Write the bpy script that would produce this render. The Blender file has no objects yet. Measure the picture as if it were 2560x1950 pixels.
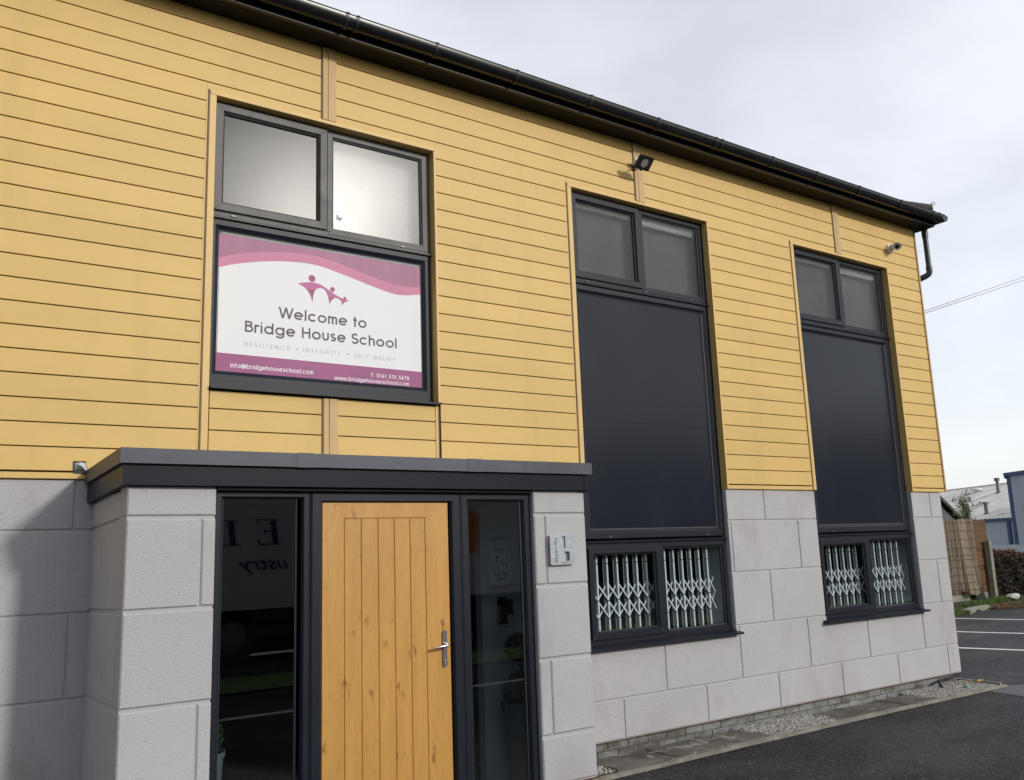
import bpy, bmesh, math, random
from mathutils import Vector, Matrix
random.seed(7)
R = math.radians
S = bpy.context.scene
COL = S.collection
# ------------------------------------------------------------------ camera
F_PX = 2204.6; YAW, PITCH, ROLL = R(34.882), R(10.381), R(-2.074)
CAM = Vector((-2.0, -6.0445, -0.5863))
cd = bpy.data.cameras.new('camera'); cam = bpy.data.objects.new('camera', cd); COL.objects.link(cam)
cd.sensor_width = 36; cd.lens = 36 * F_PX / 2560; cd.clip_end = 3000; cd.clip_start = 0.05
fw = Vector((math.sin(YAW) * math.cos(PITCH), math.cos(YAW) * math.cos(PITCH), math.sin(PITCH)))
rt = Vector((math.cos(YAW), -math.sin(YAW), 0)); up = rt.cross(fw)
r2 = rt * math.cos(ROLL) + up * math.sin(ROLL); u2 = -rt * math.sin(ROLL) + up * math.cos(ROLL)
M = Matrix((r2, u2, -fw)).transposed().to_4x4(); M.translation = CAM
cam.matrix_world = M
S.camera = cam
# ------------------------------------------------------------------ world: pale overcast over a Nishita sky
SUN_EL, SUN_DX, SUN_DY = R(21), 0.40, -1.0      # horizontal direction towards the sun
W = bpy.data.worlds.new('World'); S.world = W; W.use_nodes = True
nt = W.node_tree; N = nt.nodes; K = nt.links
for n in list(N): N.remove(n)
out = N.new('ShaderNodeOutputWorld'); add = N.new('ShaderNodeAddShader')
sky = N.new('ShaderNodeTexSky'); sky.sky_type = 'NISHITA'; sky.sun_disc = False
sky.sun_elevation = SUN_EL; sky.sun_rotation = math.atan2(SUN_DX, SUN_DY)
bg1 = N.new('ShaderNodeBackground'); bg1.inputs['Strength'].default_value = 0.05
K.new(sky.outputs[0], bg1.inputs[0])
tc = N.new('ShaderNodeTexCoord'); mp = N.new('ShaderNodeMapping'); mp.inputs['Scale'].default_value = (1.0, 1.0, 2.2)
K.new(tc.outputs['Generated'], mp.inputs[0])
no = N.new('ShaderNodeTexNoise'); no.inputs['Scale'].default_value = 2.1; no.inputs['Detail'].default_value = 6; no.inputs['Roughness'].default_value = .5
K.new(mp.outputs[0], no.inputs[0])
cr = N.new('ShaderNodeValToRGB'); cr.color_ramp.elements[0].position = .34; cr.color_ramp.elements[1].position = .60
cr.color_ramp.elements[0].color = (.63, .635, .67, 1); cr.color_ramp.elements[1].color = (.83, .84, .865, 1)
K.new(no.outputs[0], cr.inputs[0])
bg2 = N.new('ShaderNodeBackground'); bg2.inputs['Strength'].default_value = 1.0
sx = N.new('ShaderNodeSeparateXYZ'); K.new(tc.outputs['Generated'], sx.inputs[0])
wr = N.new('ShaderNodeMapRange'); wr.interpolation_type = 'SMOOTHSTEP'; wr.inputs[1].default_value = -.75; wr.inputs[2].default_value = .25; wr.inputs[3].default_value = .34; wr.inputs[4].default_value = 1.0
K.new(sx.outputs[0], wr.inputs[0])   # unseen western sky dimmed on purpose, to keep left-facing sides in shade
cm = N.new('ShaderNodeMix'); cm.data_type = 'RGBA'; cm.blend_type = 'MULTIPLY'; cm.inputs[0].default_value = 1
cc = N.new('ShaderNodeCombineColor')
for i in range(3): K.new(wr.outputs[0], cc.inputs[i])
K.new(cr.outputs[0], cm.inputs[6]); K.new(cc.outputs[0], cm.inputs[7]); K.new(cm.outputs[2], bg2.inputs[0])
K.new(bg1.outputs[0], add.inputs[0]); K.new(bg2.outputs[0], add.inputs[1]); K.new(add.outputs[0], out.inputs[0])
sl = bpy.data.lights.new('sun', 'SUN'); sl.energy = 1.85; sl.angle = R(5); sl.color = (1, .955, .89)
so = bpy.data.objects.new('sun', sl); COL.objects.link(so)
sd = Vector((SUN_DX, SUN_DY, math.hypot(SUN_DX, SUN_DY) * math.tan(SUN_EL))).normalized()
so.rotation_euler = sd.to_track_quat('Z', 'Y').to_euler()
S.view_settings.view_transform = 'Standard'; S.view_settings.look = 'None'
S.view_settings.exposure = 0.0; S.view_settings.gamma = 1
S.render.engine = 'CYCLES'
S.cycles.max_bounces = 8; S.cycles.transparent_max_bounces = 12

# ------------------------------------------------------------------ materials
def mat(name, col, rough=.6, var=0.0, vscale=3.0, vstretch=(1, 1, 1), bump=0.0, bscale=60, bstretch=(1, 1, 1), bdist=.002,
        fine=0.0, fscale=200, metal=0.0, spec=.5, island=0.0, col2=None, coat=0.0, dirt=None, speck=None):
    m = bpy.data.materials.new(name); m.use_nodes = True
    nt = m.node_tree; N = nt.nodes; K = nt.links; b = N['Principled BSDF']
    b.inputs['Base Color'].default_value = (*col, 1); b.inputs['Roughness'].default_value = rough
    b.inputs['Metallic'].default_value = metal; b.inputs['Specular IOR Level'].default_value = spec
    b.inputs['Coat Weight'].default_value = coat; b.inputs['Coat Roughness'].default_value = .05
    tc = N.new('ShaderNodeTexCoord')
    def noise(scale, stretch, detail=5, ro=.55):
        mp = N.new('ShaderNodeMapping'); mp.inputs['Scale'].default_value = stretch; K.new(tc.outputs['Object'], mp.inputs[0])
        n = N.new('ShaderNodeTexNoise'); n.inputs['Scale'].default_value = scale; n.inputs['Detail'].default_value = detail
        n.inputs['Roughness'].default_value = ro; K.new(mp.outputs[0], n.inputs[0]); return n.outputs[0]
    cur = None
    def base():
        if cur is not None: return cur
        r = N.new('ShaderNodeRGB'); r.outputs[0].default_value = (*col, 1); return r.outputs[0]
    def mixc(fac, c2, blend='MIX', facsock=None):
        mx = N.new('ShaderNodeMix'); mx.data_type = 'RGBA'; mx.blend_type = blend
        K.new(base(), mx.inputs[6])
        if isinstance(c2, tuple): mx.inputs[7].default_value = (*c2, 1)
        else: K.new(c2, mx.inputs[7])
        if facsock is not None: K.new(facsock, mx.inputs[0])
        else: mx.inputs[0].default_value = fac
        return mx.outputs[2]
    def rng(sock, a, b_, c, d):
        r = N.new('ShaderNodeMapRange'); r.inputs[1].default_value = a; r.inputs[2].default_value = b_
        r.inputs[3].default_value = c; r.inputs[4].default_value = d; K.new(sock, r.inputs[0]); return r.outputs[0]
    if col2 is not None:
        cur = mixc(0, col2, facsock=rng(noise(vscale, vstretch), .38, .66, 0, 1))
    if var:
        v = rng(noise(vscale * .77, vstretch), .3, .7, 1 - var, 1 + var); h = N.new('ShaderNodeCombineColor')
        for i in range(3): K.new(v, h.inputs[i])
        cur = mixc(1, h.outputs[0], 'MULTIPLY')
    if fine:
        v = rng(noise(fscale, (1, 1, 1), 3, .7), .3, .7, 1 - fine, 1 + fine); h = N.new('ShaderNodeCombineColor')
        for i in range(3): K.new(v, h.inputs[i])
        cur = mixc(1, h.outputs[0], 'MULTIPLY')
    if island:
        g = N.new('ShaderNodeNewGeometry'); v = rng(g.outputs['Random Per Island'], 0, 1, 1 - island, 1 + island); h = N.new('ShaderNodeCombineColor')
        for i in range(3): K.new(v, h.inputs[i])
        cur = mixc(1, h.outputs[0], 'MULTIPLY')
    if dirt:   # (colour, scale, stretch, lo, hi, amount)
        cur = mixc(0, dirt[0], facsock=rng(noise(dirt[1], dirt[2], 6, .65), dirt[3], dirt[4], 0, dirt[5]))
    if speck:  # (colour, scale, lo, hi, amount)
        cur = mixc(0, speck[0], facsock=rng(noise(speck[1], (1, 1, 1), 2, .5), speck[2], speck[3], 0, speck[4]))
    if cur is not None: K.new(cur, b.inputs['Base Color'])
    if bump:
        bn = N.new('ShaderNodeBump'); bn.inputs['Strength'].default_value = bump; bn.inputs['Distance'].default_value = bdist
        K.new(noise(bscale, bstretch, 6, .65), bn.inputs['Height']); K.new(bn.outputs[0], b.inputs['Normal'])
    return m
def glass(name, tint=(.9, .93, .95), refl=1.0, rough=0.0):
    m = bpy.data.materials.new(name); m.use_nodes = True
    nt = m.node_tree; N = nt.nodes; K = nt.links; N.remove(N['Principled BSDF']); o = N['Material Output']
    t = N.new('ShaderNodeBsdfTransparent'); t.inputs[0].default_value = (*tint, 1)
    g = N.new('ShaderNodeBsdfGlossy'); g.inputs['Roughness'].default_value = rough
    f = N.new('ShaderNodeFresnel'); f.inputs[0].default_value = 1.55
    mu = N.new('ShaderNodeMath'); mu.operation = 'MULTIPLY'; mu.inputs[1].default_value = refl; mu.use_clamp = True
    K.new(f.outputs[0], mu.inputs[0]); ge = N.new('ShaderNodeNewGeometry'); fb = N.new('ShaderNodeMath'); fb.operation = 'SUBTRACT'; fb.inputs[0].default_value = 1; K.new(ge.outputs['Backfacing'], fb.inputs[1]); m2 = N.new('ShaderNodeMath'); m2.operation = 'MULTIPLY'; K.new(mu.outputs[0], m2.inputs[0]); K.new(fb.outputs[0], m2.inputs[1]); mu = m2
    mx = N.new('ShaderNodeMixShader'); K.new(mu.outputs[0], mx.inputs[0]); K.new(t.outputs[0], mx.inputs[1]); K.new(g.outputs[0], mx.inputs[2])
    K.new(mx.outputs[0], o.inputs[0]); return m
YEL = (.70, .468, .150)
m_board = mat('yellow_board', YEL, .55, var=.05, vscale=2.2, vstretch=(.6, 1, 1), bump=.35, bscale=45, bstretch=(.12, 1, 1.6), bdist=.0015, fine=.025, fscale=120, island=.03,
              dirt=((.42, .27, .10), 1.4, (2.5, 1, .5), .54, .78, .22))
m_trim = mat('yellow_trim', (.71, .48, .175), .5, var=.05, bump=.2, bscale=30)
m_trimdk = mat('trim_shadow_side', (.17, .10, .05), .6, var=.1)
m_batten = mat('timber_batten', (.60, .395, .185), .6, var=.10, vscale=14, vstretch=(6, 1, .4), bump=.3, bscale=30, bstretch=(6, 1, .3))
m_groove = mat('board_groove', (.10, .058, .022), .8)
m_stone = mat('grey_stone', (.495, .484, .492), .9, var=.055, vscale=1.6, bump=1.0, bscale=110, bdist=.005, fine=.17, fscale=150, island=.025,
              dirt=((.26, .235, .215), 1.1, (1.3, 1.3, .7), .53, .76, .5), speck=((.22, .2, .19), 70, .64, .74, .55))
m_mortar = mat('stone_joint', (.475, .462, .468), .9, fine=.1, bump=.5, bscale=90, bdist=.003)
m_bead = mat('render_stop_bead', (.13, .075, .05), .8, var=.2, vscale=6)
m_brick = mat('grey_brick', (.25, .26, .255), .9, var=.16, vscale=3, bump=.8, bscale=80, bdist=.004, fine=.12, island=.12, dirt=((.09, .08, .06), 3, (1, 1, 3), .44, .62, .85))
m_brickm = mat('brick_mortar', (.11, .075, .065), .95, var=.2, bump=.5)
m_frame = mat('anthracite_frame', (.011, .014, .023), .42, var=.12, vscale=4, bump=.08, bscale=90, fine=.05, spec=.25)
m_framew = mat('weathered_frame', (.085, .082, .080), .5, var=.28, vscale=5, vstretch=(1.5, 1, 1), bump=.25, bscale=130, fine=.22, fscale=160, spec=.5,
               dirt=((.025, .026, .030), 3, (1, 1, 2), .50, .70, .8))
m_gasket = mat('gasket', (.012, .012, .014), .55)
m_panel = mat('spandrel', (.016, .019, .029), .20, var=.10, vscale=1.2, bump=.03, bscale=4, bdist=.004, spec=.22, dirt=((.034, .037, .047), .9, (1, 1, .3), .5, .8, .6))
m_canopy = mat('canopy_flashing', (.068, .074, .098), .45, var=.13, vscale=3, vstretch=(1, 1, .6), bump=.12, bscale=7, bdist=.004, spec=.4, dirt=((.13, .13, .14), 5, (.3, 1, 1), .55, .75, .5))
m_canopylo = mat('canopy_fascia', (.013, .016, .024), .36, var=.12, vscale=2.5, bump=.06, bscale=5, spec=.14)
m_gutter = mat('black_gutter', (.009, .010, .012), .27, var=.25, vscale=3, bump=.1, bscale=25, fine=.1, dirt=((.035, .035, .032), 4, (1, 1, 3), .58, .8, .5), spec=.45)
m_fascia = mat('black_fascia', (.010, .011, .014), .38, var=.2, vscale=4, spec=.35)
m_soffit = mat('soffit', (.006, .006, .0065), .6, spec=.2)
m_slate = mat('roof_tiles', (.07, .062, .055), .85, var=.3, vscale=8, bump=.8, bscale=40, bdist=.01, dirt=((.13, .12, .06), 7, (1, 1, 1), .5, .7, .6))
m_glass = glass('clear_glass', refl=1.4)
m_glassd = glass('tinted_glass', tint=(.84, .88, .9), refl=1.7)
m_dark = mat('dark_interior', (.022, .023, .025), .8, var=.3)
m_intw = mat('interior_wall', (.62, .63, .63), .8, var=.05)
m_intfloor = mat('interior_floor', (.06, .06, .062), .6, var=.2)
m_frostA = mat('frosted_film_grey', (.065, .071, .074), .42, spec=.7, var=.25, vscale=2.2, fine=.16, fscale=90, dirt=((.16, .165, .162), 1.7, (1.6, 1, .9), .46, .66, .85), speck=((.5, .5, .46), 60, .70, .76, .6), bump=.25, bscale=80)
m_frostB = mat('frosted_film_white', (.42, .425, .43), .40, spec=.6, var=.05, vscale=1.4, vstretch=(.6, 1, 2), fine=.02, fscale=60, dirt=((.36, .37, .40), 1.0, (.4, 1, 2.4), .5, .72, .6))
def frosted(name, tint, rough=.5, refl=.75):
    m = bpy.data.materials.new(name); m.use_nodes = True
    nt = m.node_tree; N = nt.nodes; K = nt.links; N.remove(N['Principled BSDF']); o = N['Material Output']
    t = N.new('ShaderNodeBsdfRefraction'); t.inputs['Roughness'].default_value = rough; t.inputs['IOR'].default_value = 1.18
    tc = N.new('ShaderNodeTexCoord'); n = N.new('ShaderNodeTexNoise'); n.inputs['Scale'].default_value = 75; n.inputs['Detail'].default_value = 4; K.new(tc.outputs['Object'], n.inputs[0])
    n2 = N.new('ShaderNodeTexNoise'); n2.inputs['Scale'].default_value = 2.2; n2.inputs['Detail'].default_value = 3; K.new(tc.outputs['Object'], n2.inputs[0])
    r = N.new('ShaderNodeMapRange'); r.inputs[1].default_value = .35; r.inputs[2].default_value = .7; r.inputs[3].default_value = .94; r.inputs[4].default_value = 1.03; K.new(n.outputs[0], r.inputs[0])
    r3 = N.new('ShaderNodeMapRange'); r3.inputs[1].default_value = .3; r3.inputs[2].default_value = .7; r3.inputs[3].default_value = .82; r3.inputs[4].default_value = 1.0; K.new(n2.outputs[0], r3.inputs[0])
    mm = N.new('ShaderNodeMath'); mm.operation = 'MULTIPLY'; K.new(r.outputs[0], mm.inputs[0]); K.new(r3.outputs[0], mm.inputs[1])
    vm = N.new('ShaderNodeVectorMath'); vm.operation = 'SCALE'; vm.inputs[0].default_value = tint; K.new(mm.outputs[0], vm.inputs['Scale']); K.new(vm.outputs[0], t.inputs[0])
    g = N.new('ShaderNodeBsdfGlossy'); g.inputs['Roughness'].default_value = .25
    f = N.new('ShaderNodeFresnel'); f.inputs[0].default_value = 1.5
    mu = N.new('ShaderNodeMath'); mu.operation = 'MULTIPLY'; mu.inputs[1].default_value = refl; mu.use_clamp = True; K.new(f.outputs[0], mu.inputs[0])
    d = N.new('ShaderNodeBsdfDiffuse'); d.inputs[0].default_value = (.10, .105, .11, 1); md = N.new('ShaderNodeMixShader'); md.inputs[0].default_value = .22; K.new(t.outputs[0], md.inputs[1]); K.new(d.outputs[0], md.inputs[2])
    mx = N.new('ShaderNodeMixShader'); K.new(mu.outputs[0], mx.inputs[0]); K.new(md.outputs[0], mx.inputs[1]); K.new(g.outputs[0], mx.inputs[2])
    K.new(mx.outputs[0], o.inputs[0]); return m
m_fglass = frosted('frosted_glass', (1, 1, 1)); m_fglassd = frosted('frosted_glass_dull', (.9, .92, .95), refl=.55)
m_blindA = mat('grey_blind', (.07, .075, .08), .8, var=.30, vscale=2.4); m_blindB = mat('white_blind', (.92, .92, .91), .8, var=.05); m_blindC = mat('dark_blind', (.19, .195, .21), .8, var=.2, vscale=2)
m_bandstrip = mat('white_band_strip', (.88, .88, .87), .7)  # for the strip imitating light along the upper pane tops
m_frostC = mat('frosted_film_dark', (.085, .09, .099), .22, spec=.7, var=.10, vscale=1.6, fine=.04, fscale=80, dirt=((.17, .175, .18), 1.6, (1.5, 1, .6), .5, .78, .6))
m_grille = mat('white_grille', (.86, .87, .84), .4, var=.05)
m_bladed = mat('grille_channel', (.17, .19, .19), .45, var=.08)
m_blind = mat('pale_reveal', (.62, .65, .65), .6, var=.05, vscale=6, vstretch=(6, 1, .2))
m_steel = mat('steel', (.62, .6, .58), .28, metal=.9, var=.06)
m_steeld = mat('dull_steel', (.20, .20, .20), .38, metal=.7, var=.15, fine=.1)
m_plate = mat('silver_plate', (.50, .53, .57), .32, metal=.35, var=.12, vscale=14, dirt=((.78, .79, .8), 22, (1, 1, .6), .56, .66, .7), bump=.1)
m_rust = mat('stain', (.34, .27, .15), .8, var=.3, vscale=40)
m_ink = mat('black_ink', (.025, .028, .04), .5)
m_signw = mat('sign_white', (.84, .85, .86), .55, var=.012, vscale=2, spec=.25)
m_edge = mat('sign_clear_edge', (.27, .27, .265), .5, var=.12, vscale=7, fine=.1, spec=.3)
m_signm = mat('sign_magenta', (.40, .175, .275), .5, var=.10, vscale=5, vstretch=(2, 1, .25), spec=.3)
m_signmb = mat('sign_magenta_band', (.34, .10, .23), .5, var=.07, vscale=4, spec=.3)
m_signmd = mat('sign_faded_patch', (.33, .13, .29), .5, var=.18, vscale=8, vstretch=(3, 1, .15), spec=.3)
m_signp = mat('sign_pink', (.60, .23, .35), .5, var=.06, vscale=4, spec=.3)
m_logo = mat('logo_pink', (.50, .15, .33), .5, spec=.3)
m_logod = mat('logo_dark', (.34, .10, .18), .5, spec=.3)
m_text = mat('sign_grey_text', (.16, .135, .135), .6, spec=.25)
m_textl = mat('sign_light_text', (.36, .34, .35), .5)
m_textw = mat('sign_white_text', (.86, .80, .84), .5)
m_white = mat('white_plastic', (.78, .78, .77), .35, var=.03)
m_black = mat('black_plastic', (.018, .018, .02), .4, var=.1)
m_lens = mat('lamp_lens', (.32, .30, .28), .25, spec=.8)
m_asph = mat('asphalt', (.018, .019, .023), .62, var=.35, vscale=.55, vstretch=(1, 1.8, 1), fine=.75, fscale=46, bump=1.0, bscale=60, bdist=.02,
             dirt=((.070, .068, .068), .45, (1, 2.2, 1), .44, .64, .75), speck=((.26, .25, .23), 52, .62, .70, .8), spec=.22)
m_asphp = mat('asphalt_patch', (.026, .027, .031), .55, var=.3, vscale=1, fine=.4, fscale=85, bump=.9, bscale=95, bdist=.01, speck=((.2, .2, .2), 95, .68, .74, .6))
m_asphl = mat('asphalt_worn', (.095, .097, .105), .7, var=.25, vscale=2, fine=.35, fscale=85, bump=.9, bscale=95, bdist=.01)
m_line = mat('road_paint', (.74, .74, .73), .6, var=.10, vscale=9, fine=.15, dirt=((.3, .3, .3), 6, (1, 1, 1), .6, .75, .7))
m_slab = mat('paving', (.125, .112, .094), .9, var=.25, vscale=3, bump=.8, bscale=60, bdist=.006, fine=.16, island=.1, dirt=((.065, .05, .035), 2.2, (1, 1.6, 1), .46, .62, .85), speck=((.42, .4, .35), 8, .60, .68, .5))
m_kerb = mat('kerb', (.27, .25, .21), .9, var=.25, vscale=5, bump=.8, bscale=60, bdist=.006, fine=.15, dirt=((.10, .09, .06), 4, (1, 1, 1), .5, .7, .6))
m_gravel = mat('gravel', (.50, .475, .45), .85, island=.32, var=.1, vscale=30)
m_soil = mat('soil', (.06, .045, .03), .95, var=.4, vscale=4, bump=1, bscale=30, bdist=.03)
m_grass = mat('grass', (.10, .17, .035), .7, island=.45)
m_leafb = mat('fallen_leaf', (.26, .12, .035), .8, island=.5)
m_leafy = mat('yellow_leaf', (.60, .36, .03), .6, var=.1)
m_reed = mat('reed', (.42, .345, .26), .8, island=.62, var=.15, vscale=2, vstretch=(6, 6, .5))
m_wire = mat('reed_wire', (.06, .045, .04), .7)
m_wood = mat('brown_fence', (.12, .056, .018), .75, island=.30, var=.25, vscale=5, vstretch=(.4, 1, 3), bump=.4, bscale=20, bstretch=(.3, 1, 4))
m_conc = mat('concrete', (.26, .25, .20), .9, var=.2, vscale=4, bump=.5, bscale=50, fine=.1, dirt=((.14, .14, .09), 3, (1, 1, .5), .5, .7, .5))
m_hedge = mat('hedge_leaf', (.045, .036, .022), .8, island=.55)
m_hedget = mat('hedge_red_leaf', (.12, .048, .022), .8, island=.5)
m_twig = mat('twig', (.07, .05, .035), .9)
m_leafg = mat('sapling_leaf', (.08, .11, .03), .65, island=.5)
m_leafl = mat('lime_leaf', (.30, .32, .07), .65, island=.4)
m_blue = mat('blue_trim', (.02, .055, .19), .45, var=.06)
m_clad = mat('grey_sheeting', (.60, .645, .70), .5, var=.05, vscale=.6)
m_roofg = mat('fibre_cement_roof', (.68, .665, .60), .85, var=.12, vscale=.8, vstretch=(1, 1, .3), dirt=((.30, .28, .23), .5, (.6, 1.6, 1), .5, .75, .6), fine=.05, fscale=8)
m_rooflight = mat('rooflight', (.75, .74, .75), .4, var=.06)
m_flue = mat('flue', (.20, .18, .17), .6, var=.2, metal=.2)
m_pal = mat('pale_steel', (.60, .63, .67), .5, var=.05)
m_tarp = mat('slate_grey_board', (.11, .115, .13), .7, var=.15)
m_terra = mat('planter_grey', (.17, .18, .18), .7, var=.3, vscale=16, bump=1, bscale=40, bdist=.01, dirt=((.26, .27, .26), 18, (1, 1, 1), .52, .66, .6))
m_box = mat('topiary_leaf', (.03, .055, .02), .6, island=.5)
m_cable = mat('cable', (.20, .20, .22), .6)
m_truckw = mat('lorry_white', (.55, .58, .62), .4, var=.03)
m_orange = mat('orange_paint', (.62, .19, .02), .5)
m_navy = mat('navy_lettering', (.02, .04, .14), .5)
m_rubber = mat('rubber', (.02, .02, .02), .8)
def oak():
    m = mat('oak_grain', (.58, .30, .068), .45, var=.10, vscale=3, vstretch=(5, 1, .5), bump=.12, bscale=60, bstretch=(6, 1, .3), island=.03)
    nt = m.node_tree; N = nt.nodes; K = nt.links; b = N['Principled BSDF']; prev = b.inputs['Base Color'].links[0].from_socket
    tc = N.new('ShaderNodeTexCoord'); mp = N.new('ShaderNodeMapping'); mp.inputs['Scale'].default_value = (1, 1, .13); K.new(tc.outputs['Object'], mp.inputs[0])
    n1 = N.new('ShaderNodeTexNoise'); n1.inputs['Scale'].default_value = 75; n1.inputs['Detail'].default_value = 5; n1.inputs['Distortion'].default_value = 1.2; K.new(mp.outputs[0], n1.inputs[0])
    r1 = N.new('ShaderNodeMapRange'); r1.inputs[1].default_value = .48; r1.inputs[2].default_value = .72; r1.inputs[4].default_value = .34; K.new(n1.outputs[0], r1.inputs[0])
    x1 = N.new('ShaderNodeMix'); x1.data_type = 'RGBA'; K.new(prev, x1.inputs[6]); x1.inputs[7].default_value = (.33, .145, .025, 1); K.new(r1.outputs[0], x1.inputs[0])
    mp2 = N.new('ShaderNodeMapping'); mp2.inputs['Scale'].default_value = (1, .1, .42); K.new(tc.outputs['Object'], mp2.inputs[0])
    nz = N.new('ShaderNodeTexNoise'); nz.inputs['Scale'].default_value = 14; nz.inputs['Detail'].default_value = 3; K.new(mp2.outputs[0], nz.inputs[0])
    vm = N.new('ShaderNodeMix'); vm.data_type = 'VECTOR'; vm.inputs[0].default_value = .10; K.new(mp2.outputs[0], vm.inputs[4]); K.new(nz.outputs['Color'], vm.inputs[5])
    vo = N.new('ShaderNodeTexVoronoi'); vo.inputs['Scale'].default_value = 13; K.new(vm.outputs[1], vo.inputs[0])
    r2 = N.new('ShaderNodeMapRange'); r2.inputs[1].default_value = .04; r2.inputs[2].default_value = .24; r2.inputs[3].default_value = .95; r2.inputs[4].default_value = 0; K.new(vo.outputs['Distance'], r2.inputs[0])
    mu = N.new('ShaderNodeMath'); mu.operation = 'MULTIPLY'; K.new(r2.outputs[0], mu.inputs[0])
    r3 = N.new('ShaderNodeMapRange'); r3.inputs[1].default_value = .42; r3.inputs[2].default_value = .55; K.new(nz.outputs[0], r3.inputs[0]); K.new(r3.outputs[0], mu.inputs[1])
    x2 = N.new('ShaderNodeMix'); x2.data_type = 'RGBA'; K.new(x1.outputs[2], x2.inputs[6]); x2.inputs[7].default_value = (.22, .085, .015, 1); K.new(mu.outputs[0], x2.inputs[0])
    K.new(x2.outputs[2], b.inputs['Base Color']); return m
m_oak = oak()
m_oakg = mat('oak_groove', (.34, .17, .045), .6)

# ------------------------------------------------------------------ mesh helpers
class MB:
    def __init__(s): s.v = []; s.f = []; s.mi = []; s.cur = 0
    def add(s, vs, fs):
        o = len(s.v); s.v += [tuple(v) for v in vs]
        for f in fs: s.f.append(tuple(i + o for i in f)); s.mi.append(s.cur)
        return s
    def box(s, x0, x1, y0, y1, z0, z1):
        v = [(x, y, z) for x in (x0, x1) for y in (y0, y1) for z in (z0, z1)]
        return s.add(v, [(0, 1, 3, 2), (4, 6, 7, 5), (0, 4, 5, 1), (2, 3, 7, 6), (0, 2, 6, 4), (1, 5, 7, 3)])
    def cbox(s, x0, x1, y0, y1, z0, z1, c):   # chamfer round the front (min y) face
        a = [(x0, y1, z0), (x1, y1, z0), (x1, y1, z1), (x0, y1, z1)]
        b = [(x0, y0 + c, z0), (x1, y0 + c, z0), (x1, y0 + c, z1), (x0, y0 + c, z1)]
        d = [(x0 + c, y0, z0 + c), (x1 - c, y0, z0 + c), (x1 - c, y0, z1 - c), (x0 + c, y0, z1 - c)]
        fs = [(3, 2, 1, 0), (8, 9, 10, 11)]
        for i in range(4):
            j = (i + 1) % 4; fs += [(i, j, 4 + j, 4 + i), (4 + i, 4 + j, 8 + j, 8 + i)]
        return s.add(a + b + d, fs)
    def ring(s, x0, x1, z0, z1, prof, closed=False):   # mitred frame: profile of (inset, y)
        vs = []
        for i, y in prof: vs += [(x0 + i, y, z0 + i), (x1 - i, y, z0 + i), (x1 - i, y, z1 - i), (x0 + i, y, z1 - i)]
        fs = []; n = len(prof)
        for k in range(n if closed else n - 1):
            a = 4 * k; b = 4 * ((k + 1) % n)
            for i in range(4): j = (i + 1) % 4; fs.append((a + i, a + j, b + j, b + i))
        return s.add(vs, fs)
    def prism(s, poly, axis, a, b):            # polygon in the two other axes, extruded along axis from a to b
        def P(p, t): return {'x': (t, p[0], p[1]), 'y': (p[0], t, p[1]), 'z': (p[0], p[1], t)}[axis]
        n = len(poly); vs = [P(p, a) for p in poly] + [P(p, b) for p in poly]
        fs = [tuple(range(n)), tuple(range(2 * n - 1, n - 1, -1))] + [(i, i + n, (i + 1) % n + n, (i + 1) % n) for i in range(n)]
        return s.add(vs, fs)
    def tube(s, pts, rad, n=12, cap=True):
        pts = [Vector(p) for p in pts]; rings = []
        rad = rad if isinstance(rad, (list, tuple)) else [rad] * len(pts)
        prev = None
        for i, p in enumerate(pts):
            d = (pts[min(i + 1, len(pts) - 1)] - pts[max(i - 1, 0)]).normalized()
            if prev is None: a = d.orthogonal().normalized()
            else: a = (prev - d * prev.dot(d)).normalized()
            prev = a; b = d.cross(a)
            rings.append([p + (a * math.cos(t) + b * math.sin(t)) * rad[i] for t in [2 * math.pi * k / n for k in range(n)]])
        vs = [v for r in rings for v in r]; fs = []
        for i in range(len(pts) - 1):
            for k in range(n): j = (k + 1) % n; fs.append((i * n + k, i * n + j, (i + 1) * n + j, (i + 1) * n + k))
        if cap: fs += [tuple(range(n - 1, -1, -1)), tuple((len(pts) - 1) * n + k for k in range(n))]
        return s.add(vs, fs)
    def seams(s, x0, x1, z0, z1, d, y, w=.0011):   # fine mitre joints in the corners of a frame
        c = s.cur; s.cur = 1
        for cx, sx in ((x0, 1), (x1, -1)):
            for cz, sz in ((z0, 1), (z1, -1)):
                a = (cx + sx * .003, cz + sz * .003); b = (cx + sx * d, cz + sz * d); nx, nz = w * sz * -1, w * sx
                s.add([(a[0] + nx, y, a[1] + nz), (a[0] - nx, y, a[1] - nz), (b[0] - nx, y, b[1] - nz), (b[0] + nx, y, b[1] + nz)], [(0, 1, 2, 3)])
        s.cur = c
    def build(s, name, m, parent=None, smooth=False, fixn=True):
        me = bpy.data.meshes.new(name); me.from_pydata(s.v, [], s.f)
        for x in (m if isinstance(m, (list, tuple)) else [m]): me.materials.append(x)
        me.polygons.foreach_set('material_index', s.mi)
        if fixn:
            bm = bmesh.new(); bm.from_mesh(me); bmesh.ops.recalc_face_normals(bm, faces=bm.faces); bm.to_mesh(me); bm.free()
        if smooth:
            me.polygons.foreach_set('use_smooth', [True] * len(me.polygons))
            me.set_sharp_from_angle(angle=R(40))
        me.update()
        o = bpy.data.objects.new(name, me); COL.objects.link(o)
        if parent: o.parent = parent
        return o
def tag(o, label, cat=None, group=None, kind=None):
    o['label'] = label
    if cat: o['category'] = cat
    if group: o['group'] = group
    if kind: o['kind'] = kind
    return o
def empty(name, label, cat, loc=(0, 0, 0), group=None):
    o = bpy.data.objects.new(name, None); COL.objects.link(o); o.location = loc; o.empty_display_size = .2
    return tag(o, label, cat, group)
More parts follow.
